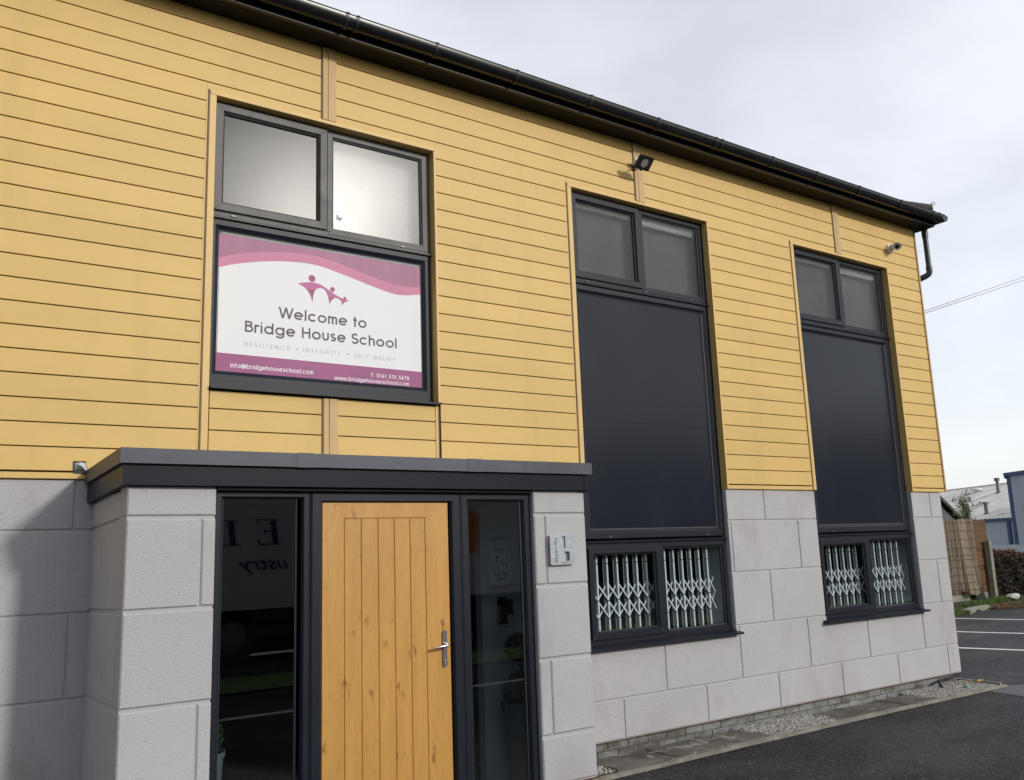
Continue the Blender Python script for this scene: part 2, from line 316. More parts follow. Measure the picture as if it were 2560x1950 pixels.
def here(o, parent):   # child meshes are written in world coordinates; give them their parent's inverse offset
    o.parent = parent; o.location = -Vector(parent.location); return o

# ------------------------------------------------------------------ stroke lettering (geometric sans)
def arc(cx, cy, rx, ry, a0, a1, n=None):
    n = n or max(6, int(abs(a1 - a0) / 12)); return [(cx + rx * math.cos(R(a0 + (a1 - a0) * i / n)), cy + ry * math.sin(R(a0 + (a1 - a0) * i / n))) for i in range(n + 1)]
def glyph(c, t):
    h = t / 2; xh = .74; r = (xh - t) / 2; cx = h + r; cy = xh / 2; C = lambda: arc(cx, cy, r, r, 0, 360, 28)
    L = h; Rr = h + 2 * r; w = xh
    if c == ' ': return [], .30
    if c == 'o': return [C()], w
    if c == 'c': return [arc(cx, cy, r, r, 45, 315)], w * .93
    if c == 'e': return [[(L, cy)] + arc(cx, cy, r, r, 0, 318), ], w
    if c == 'b': return [C(), [(L, 0), (L, 1)]], w
    if c == 'd': return [C(), [(Rr, 0), (Rr, 1)]], w
    if c == 'a': return [C(), [(Rr, 0), (Rr, xh)]], w
    if c == 'g': return [C(), [(Rr, xh), (Rr, -.02)] + arc(cx, -.0, r, .27 - h, 0, -155)[1:]], w
    if c == 'l': return [[(L, 0), (L, 1)]], t
    if c == 'i': return [[(L, 0), (L, xh)], [(L, .88), (L, 1.0)]], t
    ra = (.56 - t) / 2
    if c in 'hn': return [[(L, 0), (L, 1 if c == 'h' else xh)], arc(L + ra, xh - h - ra, ra, ra, 180, 0) + [(L + 2 * ra, 0)]], .56
    if c == 'u': return [[(L, xh), (L, h + ra)] + arc(L + ra, h + ra, ra, ra, 180, 360) + [(L + 2 * ra, xh)]], .56
    if c == 'm':
        q = (.47 - t) / 2; k = []
        for i in range(2): k.append(arc(L + q + 2 * q * i, xh - h - q, q, q, 180, 0) + [(L + 2 * q * (i + 1), 0)])
        return [[(L, 0), (L, xh)]] + k, t + 4 * q
    if c == 'r': return [[(L, 0), (L, xh)], arc(L + .2, xh - h - .2, .2, .2, 180, 62)], .36
    if c == 's':
        q = (xh - t) / 4; x = h + .16
        return [arc(x, xh - h - q, .15, q, 35, 270) + arc(x, h + q, .17, q, 90, -145)[1:]], .46
    if c == 't': return [[(.15, 0), (.15, .98)], [(0, xh - h), (.32, xh - h)]], .32
    if c == 'f': return [[(.14, 0), (.14, .8)] + arc(.28, .8, .14, .2 - h, 180, 70)[1:], [(0, xh - h), (.32, xh - h)]], .34
    if c == 'w': return [[(0, xh), (.22, 0), (.44, xh), (.66, 0), (.88, xh)]], .88
    if c == '.': return [[(L, 0), (L, t * 1.05)]], t
    if c == ':': return [[(L, 0), (L, t * 1.05)], [(L, .5), (L, .5 + t * 1.05)]], t
    if c == '-': return [[(0, .38), (.3, .38)]], .3
    if c == '@': return [arc(.45, .4, .42, .46, -60, 270), arc(.45, .4, .2, .2, 0, 360, 16), [(.66, .62), (.66, .3), (.8, .22)]], .95
    if c == '0': return [arc(.27, .5, .27 - h, .5 - h, 0, 360, 28)], .54
    if c == '1': return [[(.02, .80), (.24, .97), (.24, 0)]], .40
    if c == '5': return [[(.46, 1 - h), (.14, 1 - h), (.09, .58)] + arc(.24, .32, .24, .32 - h, 120, -140)[0:]], .54
    if c == '6': return [arc(.27, .31, .27 - h, .31 - h, 0, 360, 24), [(.07, .42), (.38, 1)]], .54
    if c == '7': return [[(.02, 1 - h), (.48, 1 - h), (.14, 0)]], .52
    if c == '8': return [arc(.27, .28, .27 - h, .28 - h, 0, 360, 24), arc(.27, .76, .21 - h, .24 - h, 0, 360, 24)], .54
    if c == 'W': return [[(0, 1), (.27, 0), (.52, 1), (.77, 0), (1.04, 1)]], 1.04
    if c == 'B': return [[(L, 1 - h), (.32, 1 - h)] + arc(.32, .76, .18, .24 - h, 90, -90)[1:] + [(L, .52)], [(.32, .52)] + arc(.34, .27 + h / 2, .22, .27 - h / 2, 90, -90)[1:] + [(L, h)], [(L, 0), (L, 1)]], .60
    if c == 'H': return [[(L, 0), (L, 1)], [(.62, 0), (.62, 1)], [(L, .52), (.62, .52)]], .62 + h
    if c == 'S':
        q = (1 - t) / 4; return [arc(.26, 1 - h - q, .21, q, 30, 270) + arc(.26, h + q, .25, q, 90, -150)[1:]], .54
    if c == 'T': return [[(.26, 0), (.26, 1)], [(0, 1 - h), (.52, 1 - h)]], .52
    if c == 'R': return [[(L, 0), (L, 1)], [(L, 1 - h), (.3, 1 - h)] + arc(.3, .73, .2, .27 - h, 90, -90)[1:] + [(L, .46 + h)], [(.26, .46), (.54, 0)]], .56
    if c == 'E': return [[(L, 0), (L, 1)], [(L, 1 - h), (.48, 1 - h)], [(L, .52), (.46, .52)], [(L, h), (.48, h)]], .48
    if c == 'F': return [[(L, 0), (L, 1)], [(L, 1 - h), (.46, 1 - h)], [(L, .52), (.44, .52)]], .46
    if c == 'I': return [[(L, 0), (L, 1)]], t
    if c == 'L': return [[(L, 1), (L, h), (.42, h)]], .42
    if c == 'N': return [[(L, 0), (L, 1), (.6, 0), (.6, 1)]], .6 + h
    if c == 'C': return [arc(.48, .5, .48 - h, .5 - h, 48, 312)], .84
    if c == 'G': return [arc(.48, .5, .48 - h, .5 - h, 48, 360) + [(.52, .5)]], .96
    if c == 'Y': return [[(0, 1), (.28, .48), (.56, 1)], [(.28, .5), (.28, 0)]], .56
    return [], .3
def ribbon(mb, pts, hw, P):
    for i in range(1, len(pts) - 1):
        a, b, c = pts[i - 1], pts[i], pts[i + 1]; u = (b[0] - a[0], b[1] - a[1]); v = (c[0] - b[0], c[1] - b[1]); l = (math.hypot(*u) * math.hypot(*v)) or 1
        if (u[0] * v[0] + u[1] * v[1]) / l < .1:
            k = hw * .6 / (math.hypot(*u) or 1); e = (b[0] + u[0] * k, b[1] + u[1] * k)
            ribbon(mb, pts[:i] + [b], hw, P); ribbon(mb, pts[i:], hw, lambda q: tuple(w + d for w, d in zip(P(q), (0, -.00012, 0)))); return
    closed = len(pts) > 3 and math.dist(pts[0], pts[-1]) < 1e-6
    if closed: pts = pts[:-1]
    n = len(pts); Lp = []; Rp = []
    for i in range(n):
        a = pts[(i - 1) % n] if (closed or i > 0) else None; b = pts[(i + 1) % n] if (closed or i < n - 1) else None; p = pts[i]
        def nrm(q, w):
            d = (w[0] - q[0], w[1] - q[1]); l = math.hypot(*d) or 1; return (-d[1] / l, d[0] / l)
        n1 = nrm(a, p) if a else None; n2 = nrm(p, b) if b else None
        if n1 is None: n1 = n2
        if n2 is None: n2 = n1
        m = (n1[0] + n2[0], n1[1] + n2[1]); l2 = m[0] ** 2 + m[1] ** 2
        k = min(2 / l2, 2.2) if l2 > .05 else 1
        m = (m[0] * k, m[1] * k)
        Lp.append((p[0] + m[0] * hw, p[1] + m[1] * hw)); Rp.append((p[0] - m[0] * hw, p[1] - m[1] * hw))
    mb.add([P(q) for q in Lp + Rp], [(i, (i + 1) % n, (i + 1) % n + n, i + n) for i in range(n if closed else n - 1)])
def lettering(mb, text, x0, x1, zb, cap, t, y, gap=.10, mapf=None):
    adv = 0; items = []; words = [MB()]
    for ch in text:
        if ch == ' ': words.append(MB())
        st, w = glyph(ch, t); items.append((st, adv, mb if mb is not None else words[-1])); adv += w + gap
    adv -= gap; sx = (x1 - x0) / adv; k = 0
    for st, a, mb in items:
        for s_ in st:
            yy = y - .0002 * (k % 4); k += 1
            pts = [((p[0] + a) * sx, p[1] * cap) for p in s_]
            if mapf: ribbon(mb, pts, t * cap / 2, lambda q, yy=yy: mapf(q, yy))
            else: ribbon(mb, pts, t * cap / 2, lambda q, yy=yy: (x0 + q[0], yy, zb + q[1]))
    return words

GZ = -2.335
# ================================================================== SETTING
g = MB(); n = 40
g.add([(-400, -400, GZ), (600, -400, GZ), (600, 600, GZ), (-400, 600, GZ)], [(0, 1, 2, 3)])
tag(g.build('ground', m_asph), 'dark worn tarmac of the school forecourt and car park', 'ground', kind='structure')
def para(mb, p, q, w, z):   # strip from p to q of width w
    d = Vector((q[0] - p[0], q[1] - p[1])).normalized(); nx = Vector((-d.y, d.x)) * w / 2
    mb.add([(p[0] + nx.x, p[1] + nx.y, z), (q[0] + nx.x, q[1] + nx.y, z), (q[0] - nx.x, q[1] - nx.y, z), (p[0] - nx.x, p[1] - nx.y, z)], [(0, 1, 2, 3)])
ld = Vector((.27, -.963))
for nm, (x, y) in (('nearest', (11.97, 1.86)), ('middle', (14.27, 3.17)), ('farthest', (16.84, 4.59))):
    mb = MB(); t0 = (y - 4.9) / .963; a = Vector((x, y)) + ld * t0; b = a + ld * 5.0
    para(mb, a, b, .13, GZ + .004)
    tag(mb.build('parking_line', m_line), 'white bay line beyond the building corner, %s of three' % nm, 'road marking', 'white parking bay lines', 'structure')
mb = MB(); mb.add([(x, y, GZ + .004) for x, y in [(8.3, -.45), (8.9, -.43), (9.6, -.9), (9.3, -1.5), (8.2, -1.0)]], [(0, 1, 2, 3, 4)])
tag(mb.build('tarmac_patch', m_asphl), 'paler worn tarmac wedge off the building corner', 'tarmac patch', kind='structure')
mb = MB(); para(mb, (9.35, .7), (9.75, -1.0), .03, GZ + .005); para(mb, (9.50, .7), (9.9, -1.0), .012, GZ + .005)
tag(mb.build('tarmac_seam', m_asphp), 'dark double seam in the tarmac past the corner', 'tarmac seam', kind='structure')
mb = MB()
x = 10.0
while x < 12.6:
    l = random.uniform(.08, .35); para(mb, (x, .755 + (x - 10) * .06), (x + l, .755 + (x + l - 10) * .06), random.uniform(.012, .03), GZ + .006); x += l + random.uniform(.02, .2)
tag(mb.build('scuffed_line', m_asphl), 'thin broken pale scuff line across the tarmac', 'road marking', kind='structure')
mb = MB(); para(mb, (-6, -6.35), (12, -6.2), .16, GZ + .004)
tag(mb.build('road_marking', m_line), 'white line along the forecourt behind the viewer', 'road marking', kind='structure')
mb = MB(); mb.add([(-20, -9.6, GZ + .03), (30, -9.6, GZ + .03), (30, -8.1, GZ + .03), (-20, -8.1, GZ + .03)], [(0, 1, 2, 3)])
tag(mb.build('grass_verge', m_grass), 'strip of mown grass behind the viewer', 'verge', kind='structure')
# far verge below the fence
vp = [(14.0, 4.6), (17.3, 4.86), (18.0, 5.0), (18.7, 5.22), (19.35, 5.28), (19.9, 4.95), (21.2, 4.5), (24, 4.3), (40, 4.0), (40, 12), (14, 12)]
mb = MB(); mb.prism(vp, 'z', GZ - .05, GZ + .035)
tag(mb.build('verge', m_soil), 'bare earth verge under the fence and hedge', 'verge', kind='structure')
# edging
mb = MB(); mb.cur = 0
pts = [(2.0, -.50), (3.1, -.475), (4.2, -.44), (5.4, -.43), (6.6, -.42), (7.7, -.42), (8.75, -.44)]
for (a, b) in zip(pts[:-1], pts[1:]):
    n = 6
    for i in range(n):
        p = (a[0] + (b[0] - a[0]) * i / n, a[1] + (b[1] - a[1]) * i / n); q = (a[0] + (b[0] - a[0]) * (i + 1) / n, a[1] + (b[1] - a[1]) * (i + 1) / n)
        w = .045 + random.uniform(-.004, .004); z = GZ + .028 + random.uniform(-.003, .003)
        mb.add([(p[0], p[1] - w / 2, GZ - .05), (q[0], q[1] - w / 2, GZ - .05), (q[0], q[1] - w / 2, z), (p[0], p[1] - w / 2, z), (p[0], p[1] + w / 2, z), (q[0], q[1] + w / 2, z), (q[0], q[1] + w / 2, GZ - .05), (p[0], p[1] + w / 2, GZ - .05)],
               [(0, 1, 2, 3), (3, 2, 5, 4), (4, 5, 6, 7)])
mb.box(8.68, 8.72, -.415, .9, GZ - .05, GZ + .05)
tag(mb.build('kerb_edging', m_kerb), 'narrow concrete edging between wall strip and tarmac', 'edging', kind='structure')
# gravel beds
mb = MB()
for x0, x1 in ((2.14, 2.81), (4.69, 5.66), (7.42, 8.68)): mb.add([(x0, -.43, GZ + .008), (x1, -.42, GZ + .008), (x1, .06, GZ + .02), (x0, .06, GZ + .02)], [(0, 1, 2, 3)])
tag(mb.build('gravel_bed', m_soil), 'earth under the gravel along the wall foot', 'ground', kind='structure')
mb = MB(); ico = [(0, 0, 1), (.89, 0, .45), (.28, .85, .45), (-.72, .53, .45), (-.72, -.53, .45), (.28, -.85, .45), (.72, .53, -.3), (-.28, .85, -.3), (-.89, 0, -.3), (-.28, -.85, -.3), (.72, -.53, -.3)]
icf = [(0, 1, 2), (0, 2, 3), (0, 3, 4), (0, 4, 5), (0, 5, 1), (1, 6, 2), (2, 7, 3), (3, 8, 4), (4, 9, 5), (5, 10, 1), (2, 6, 7), (3, 7, 8), (4, 8, 9), (5, 9, 10), (1, 10, 6)]
for x0, x1, cnt in ((2.14, 2.8, 1500), (4.6, 5.72, 3000), (7.36, 8.67, 3400)):
    for _ in range(cnt):
        cx = random.uniform(x0, x1); cy = random.uniform(-.405, .04); s = random.uniform(.0040, .0085); a = random.random() * 6.28; e = random.uniform(.6, 1.3)
        if (x0 > 4 and x0 < 5) and (cx < 4.69 or cx > 5.66) and random.random() < .6: continue
        ca, sa = math.cos(a), math.sin(a)
        mb.add([(cx + (p[0] * e * ca - p[1] * sa) * s, cy + (p[0] * e * sa + p[1] * ca) * s, GZ + .018 + .03 * (cy + .4) + p[2] * s * .7 + (.01 if random.random() < .3 else 0)) for p in ico], icf)
tag(mb.build('gravel', m_gravel, fixn=False), 'pale grey and white gravel lying between the paving slabs', 'gravel', kind='stuff')

# ================================================================== SCHOOL BUILDING
B = empty('school_building', 'two storey school building with yellow boarding over grey stone blocks and a grey porch', 'building', (3.8, 0, GZ))
def bp_(mb, name, m, parent=None, smooth=False, label=None):
    o = mb.build(name, m, None, smooth); p = parent or B
    o.parent = p
    base = Vector(B.location) if p is B else Vector((0, 0, 0))
    o.location = -base
    if label: o['label'] = label
    return o
# stone -----------------------------------------------------------
SY = 0.02
WIN = [(-.33, 1.49), (2.95, 4.782), (6.18, 8.03)]
JA = [5.343 + 1.0262 * k for k in range(-3, 5)]; JB = [4.82 + 1.036 * k for k in range(-3, 5)]; JC = [5.342 + 1.0262 * k for k in range(-4, 5)]
JL = [-1.104 - 1.03 * k for k in range(8)]; JL2 = [-1.62 - 1.03 * k for k in range(8)]
def rowblocks(mb, x0, x1, z0, z1, joints, y=SY):
    xs = [x0] + [j for j in sorted(joints) if x0 + .03 < j < x1 - .03] + [x1]
    mb.cur = 0
    for a, b in zip(xs[:-1], xs[1:]):
        ga = 0 if a == x0 else .0065; gb = 0 if b == x1 else .0065
        mb.cbox(a + ga, b - gb, y, y + .03, z0 + .0065, z1 - .0065, .005)
mb = MB()
for z0, z1, J in [(-.36, -.045, JA), (-.865, -.36, JB), (-1.37, -.865, JA)]:
    for a, b in ((2.11, 2.95), (4.782, 6.18), (8.03, 8.665)):
        rowblocks(mb, a, b, z0, z1, J)
XB = [2.11, 2.756, 3.812, 4.82, 5.865, 6.895, 7.97, 8.665]
for a, b in zip(XB[:-1], XB[1:]):
    if a == 4.82: rowblocks(mb, a + .008, b - .008, -1.868, -1.37, []); continue
    rowblocks(mb, a + (.008 if a > 2.2 else 0), b - (.008 if b < 8.6 else 0), -1.868, -1.427, [])
for a, b in ((2.11, 2.75), (2.765, 2.95), (4.782, 4.811), (5.874, 6.18), (8.03, 8.663)): mb.box(a, b, SY + .0005, SY + .03, -1.442, -1.379)
rowblocks(mb, 2.11, 8.665, -2.2, -1.868, JC)
mb.cur = 1
for a, b, z0, z1 in ((2.11, 2.95, -1.437, -.045), (4.782, 6.18, -1.437, -.045), (8.03, 8.663, -1.437, -.045), (2.11, 8.663, -2.2, -1.437)):
    mb.box(a + .001, b - .001, SY + .0095, .30, z0, z1)
mb.box(8.60, 8.664, .30, 8, -2.2, -.045); mb.box(-7.5, 8.6, 7.7, 8, GZ, 3.4)
mb.cur = 2; mb.box(2.12, 8.668, SY - .001, SY + .05, -2.206, -2.2)
bp_(mb, 'stone_wall', [m_stone, m_mortar, m_bead])
mb = MB()
for i, (z0, z1) in enumerate([(-.36, -.045), (-.86, -.36), (-1.36, -.86), (-1.865, -1.36), (-2.2, -1.865)]):
    rowblocks(mb, -7.5, -.985, z0, z1, JL if i % 2 == 0 else JL2)
mb.cur = 1; mb.box(-7.499, -.986, SY + .0095, .30, -2.2, -.045); mb.box(-7.5, -7.2, .30, 7.7, GZ, 3.4)
mb.cur = 2; mb.box(-7.5, -1.003, SY - .001, SY + .05, -2.206, -2.2)
bp_(mb, 'stone_wall', [m_stone, m_mortar, m_bead])
random.seed(5); m_run = mat('lime_run', (.60, .59, .585), .9)
for k in range(6):
    mb = MB()
    x = 4.58 + random.uniform(-.05, .32); z1 = -1.90 - random.random() * .12; l = random.uniform(.03, .13); w = random.uniform(.002, .006)
    mb.add([(x - w, SY - .0006 - k * .00002, z1), (x + w, SY - .0006 - k * .00002, z1 - .004), (x + w * .3, SY - .0006 - k * .00002, z1 - l), (x - w * .4, SY - .0006 - k * .00002, z1 - l * .9)], [(0, 1, 2, 3)])
    bp_(mb, 'lime_run', m_run)
# plinth bricks
mb = MB(); PY = .055
for row, (z0, z1) in enumerate([(-2.278, -2.209), (-2.347, -2.284)]):
    x = 2.12 - (.1157 if row else 0) + .07
    while x < 8.6:
        a = max(x, 2.12); b = min(x + .2245, 8.61)
        if b - a > .02: mb.cbox(a, b, PY + random.uniform(-.002, .002), PY + .05, z0, z1, .003)
        x += .2315
mb.cur = 1; mb.box(2.11, 8.605, PY + .006, PY + .3, -2.40, -2.2065)
bp_(mb, 'brick_plinth', [m_brick, m_brickm])
# yellow boarding ---------------------------------------------------
def boards(x0, x1, z0, z1, y=0.0, drip=None):
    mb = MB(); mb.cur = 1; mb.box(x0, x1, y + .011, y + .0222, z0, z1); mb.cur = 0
    k = math.floor((z0 + .01) / .15)
    while k * .15 < z1 - .01:
        a = max(z0, k * .15 + (.0040 if k * .15 >= z0 else 0)); b = min(z1, (k + 1) * .15 - .0040)
        if b - a > .01: mb.cbox(x0, x1, y, y + .02, a, b, .0018)
        k += 1
    if drip:
        a, b = drip; mb.cbox(a, b, -.0015, .03, ZB - .010, -.008, .002)
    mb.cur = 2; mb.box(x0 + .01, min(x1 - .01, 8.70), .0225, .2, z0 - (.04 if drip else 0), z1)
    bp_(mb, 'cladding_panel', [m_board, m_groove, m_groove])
ZT = 3.43; ZB = -.036
BX = [(.493, .609), (3.783, 3.905), (6.995, 7.11)]
boards(-7.5, -.385, .0, 2.85, drip=(-7.5, -1.0)); boards(-7.5, .493, 2.85, ZT)
boards(.609, 3.783, 2.85, ZT); boards(3.905, 6.995, 2.85, ZT); boards(7.11, 8.745, 2.85, ZT)
boards(1.512, 2.915, 0.0, 2.85); boards(4.80, 6.14, 0.0, 2.85, drip=(4.80, 6.14)); boards(8.047, 8.745, 0.0, 2.85, drip=(8.047, 8.745))
for a, b in ((-.385, .493), (.609, 1.512), (2.915, 3.783), (3.905, 4.80), (6.14, 6.995), (7.11, 8.047)): boards(a, b, 2.785, 2.85)
boards(-.307, .506, 0.0, .575); boards(.63, 1.463, 0.0, .575)
for i, (a, b) in enumerate(WIN):   # window surrounds: left strip, head, right strip, with returns into the opening
    lo = 0.0 if i == 0 else -.047; mb = MB()
    mb.cbox(a - .034, a + .015, -.010, .10, lo, 2.757, .003)
    mb.box(b + .0, b + .019, -.008, .10, lo if i else .60, 2.7565)
    mb.cbox(a - .030, b + .019, -.010, .10, 2.757, 2.785, .003)
    if i == 0: mb.box(1.463, 1.482, -.006, .02, 0, .5995)
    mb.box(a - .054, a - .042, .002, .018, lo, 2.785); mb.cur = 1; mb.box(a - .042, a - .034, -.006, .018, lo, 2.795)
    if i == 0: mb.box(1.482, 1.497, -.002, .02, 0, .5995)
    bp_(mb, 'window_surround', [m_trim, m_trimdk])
for i, (a, b) in enumerate(BX):
    for (z0, z1) in [(2.787, 3.43)] + ([(0.0, .575)] if i == 0 else []):
        o_ = .014 if (i == 0 and z0 < 1) else 0; mb = MB()
        mb.cbox(a + o_ + .008, a + o_ + .050, -.012, .02, z0, z1, .002); mb.cbox(a + o_ + .0535, b + o_ + .006, -.012, .02, z0, z1, .002)
        mb.box(a + o_ + .009, b + o_, -.002, .021, z0, z1)
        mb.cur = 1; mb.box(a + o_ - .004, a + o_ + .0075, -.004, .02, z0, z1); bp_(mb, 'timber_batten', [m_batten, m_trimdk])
mb = MB(); mb.cbox(8.7565, 8.788, -.006, .05, -.045, ZT, .003); mb.cur = 1; mb.box(8.744, 8.756, -.008, .02, -.045, ZT)
bp_(mb, 'corner_batten', [m_batten, m_trimdk])
# gable side cladding
mb = MB()
k = 0
while k * .15 < 3.42: mb.box(8.765, 8.787, .05, 8, k * .15 + .0040, min((k + 1) * .15 - .0040, 3.42)); k += 1
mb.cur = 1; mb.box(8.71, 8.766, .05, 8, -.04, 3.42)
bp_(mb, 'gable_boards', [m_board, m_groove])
# hole in boarding by the canopy with silver foil
mb = MB(); mb.cur = 1; mb.add([(-1.04, -.004, -.02), (-1.128, -.004, -.012), (-1.131, -.004, .064), (-1.06, -.004, .066)], [(0, 1, 2, 3)]); mb.cur = 0; mb.add([(-1.05, -.006, .0), (-1.085, -.015, .012), (-1.118, -.007, .004), (-1.124, -.006, .05), (-1.10, -.020, .04), (-1.09, -.009, .058), (-1.06, -.007, .052), (-1.08, -.022, .03)], [(0, 1, 7), (1, 2, 4), (2, 3, 4), (4, 3, 5), (4, 5, 7), (5, 6, 7), (6, 0, 7), (1, 4, 7)]); 
bp_(mb, 'foil_patch', [m_steel, m_gasket], label='crumpled silver foil poking out beside the canopy')
# eaves -----------------------------------------------------------
mb = MB(); mb.box(-7.6, 8.86, -.20, .03, 3.402, 3.42); mb.box(8.79, 8.87, .03, 8.1, 3.402, 3.42)
bp_(mb, 'soffit', m_soffit)
mb = MB(); mb.box(-7.6, 8.865, -.222, -.2005, 3.394, 3.53); mb.box(8.866, 8.885, -.222, 8.1, 3.394, 3.53); mb.cbox(-7.6, 8.865, -.232, -.2225, 3.394, 3.408, .002)
bp_(mb, 'fascia', m_fascia)
GC = (-.292, 3.515); GR = .067
def halfpipe(mb, x0, x1, r, th=.004, n=14, cy=GC[0], cz=GC[1]):
    pr = [(cy + r * math.cos(t), cz + r * 1.22 * math.sin(t)) for t in [math.pi + math.pi * i / n for i in range(n + 1)]]
    pi = [(cy + (r - th) * math.cos(t), cz + (r - th) * 1.22 * math.sin(t)) for t in [math.pi + math.pi * i / n for i in range(n + 1)]]
    mb.prism(pr + pi[::-1], 'x', x0, x1)
mb = MB(); halfpipe(mb, -7.6, 8.93, GR); mb.tube([(-7.6, GC[0] - GR, GC[1] + .002), (8.93, GC[0] - GR, GC[1] + .002)], .0055, 8)
# side gutter along the gable
n = 12
for k in range(n):
    t0, t1 = math.pi + math.pi * k / n, math.pi + math.pi * (k + 1) / n
    cx = 8.945
    q = [(cx + GR * .9 * math.cos(t), GC[1] + GR * 1.2 * math.sin(t)) for t in (t0, t1)]
    mb.add([(q[0][0], -.2, q[0][1]), (q[1][0], -.2, q[1][1]), (q[1][0], 8.1, q[1][1]), (q[0][0], 8.1, q[0][1])], [(0, 1, 2, 3)])
mb.prism([(8.93 + .07 * math.cos(t), GC[1] + GR * 1.22 * math.sin(t)) for t in [math.pi + math.pi * i / 10 for i in range(11)]], 'y', -.355, -.2)
gut = bp_(mb, 'gutter', m_gutter, smooth=True)
for x in (-5.6, -4.1, -2.4, -.9, .558, .645, 1.346, 2.146, 2.981, 3.83, 4.64, 4.73, 5.528, 6.287, 7.089, 7.949, 8.66, 8.80):
    mb = MB(); halfpipe(mb, x - .012, x + .012, GR + .006, .006); mb.tube([(x - .012, GC[0] - GR - .002, GC[1] + .003), (x + .012, GC[0] - GR - .002, GC[1] + .003)], .010, 8)
    mb.box(x - .012, x + .012, -.232, -.2225, 3.41, 3.44)
    bp_(mb, 'gutter_bracket', m_black, gut, smooth=True)
for o in gut.children: o.location = (0, 0, 0)
# hipped roof with tile courses
mb = MB(); pit = .42; xr, yf = 8.92, -.27; z0 = 3.545
d = 4.2
for (p, q, r_, s_) in [((-7.7, yf), (xr, yf), (xr - d, yf + d), (-7.7, yf + d))]:
    for k in range(28):
        a = k / 28; b = (k + 1) / 28 + .003
        za = z0 + pit * d * a + .022; zb_ = z0 + pit * d * b + .004
        mb.add([(-7.7, yf + d * a, za), (xr - d * a, yf + d * a, za), (xr - d * b, yf + d * b, zb_), (-7.7, yf + d * b, zb_), (-7.7, yf + d * a, za - .02), (xr - d * a, yf + d * a, za - .02)], [(0, 1, 2, 3), (4, 5, 1, 0)])
mb.add([(xr, yf, z0), (xr, 8.3, z0), (xr - d, 8.3 - d, z0 + pit * d), (xr - d, yf + d, z0 + pit * d)], [(0, 1, 2, 3)])
mb.add([(-7.7, 8.3, z0), (xr, 8.3, z0), (xr - d, 8.3 - d, z0 + pit * d), (-7.7, 8.3 - d, z0 + pit * d)], [(0, 1, 2, 3)])
roof = bp_(mb, 'roof', m_slate)
for k in range(6):
    mb = MB(); t0, t1 = .06 + .42 * k, .06 + .42 * (k + 1) - .02
    P = lambda t: Vector((xr - t, yf + t, z0 + pit * t))
    a, b = P(t0), P(t1); side = Vector((1, 1, 0)).normalized(); nr = Vector((0, 0, 1)); L_ = []
    for c, rr in ((a, .125), (b, .11)):
        L_.append([c + side * rr * math.cos(t) + nr * (rr * .85 * math.sin(t) + .02) for t in [math.pi * i / 10 for i in range(11)]])
    vs = L_[0] + L_[1]; fs = [(i, i + 1, i + 12, i + 11) for i in range(10)] + [tuple(range(11))]
    mb.add(vs, fs); o = bp_(mb, 'hip_tile', m_slate, roof, smooth=True); o.location = (0, 0, 0)
mb = MB(); c = Vector((xr - .05, yf + .05, z0 + .085)); sp = []
for i in range(40):
    t = i / 39 * 2.6 * math.pi; rr = .03 * (1 - .72 * i / 39)
    sp.append(c + Vector((.03 * .7, -.03 * .7, .075)) + Vector((1, -1, 0)).normalized() * (-rr * math.cos(t)) + Vector((0, 0, 1)) * rr * math.sin(t))
mb.tube([c + Vector((-.06, .06, .0)), c + Vector((0, 0, .0)), c + Vector((.0, .0, .04)), sp[0]] + sp[1:], .0040, 6)
o = bp_(mb, 'hip_iron', m_cable, roof, smooth=True); o.location = (0, 0, 0)
# down pipe
mb = MB(); px, py = 8.915, -.066
mb.tube([(px, py, 3.47), (px, py, 2.86)], .034, 16)
mb.tube([(px, py, 3.45), (px, py, 3.30)], .040, 16)
mb.tube([(px, py, 2.875), (px, py, 2.83), (px - .006, py + .012, 2.80), (px - .03, py + .045, 2.775), (px - .07, py + .10, 2.75), (px - .08, py + .35, 2.66)], .038, 16)
mb.tube([(px - .08, py + .35, 2.66), (px - .08, py + .37, 2.6), (px - .08, py + .37, GZ)], .034, 12)
mb.tube([(px, py, 2.90), (px, py, 2.865)], .041, 16)
bp_(mb, 'downpipe', mat('downpipe_grey', (.040, .047, .058), .35, var=.15, vscale=5, dirt=((.08, .085, .09), 6, (1, 1, .4), .55, .75, .5)), smooth=True)
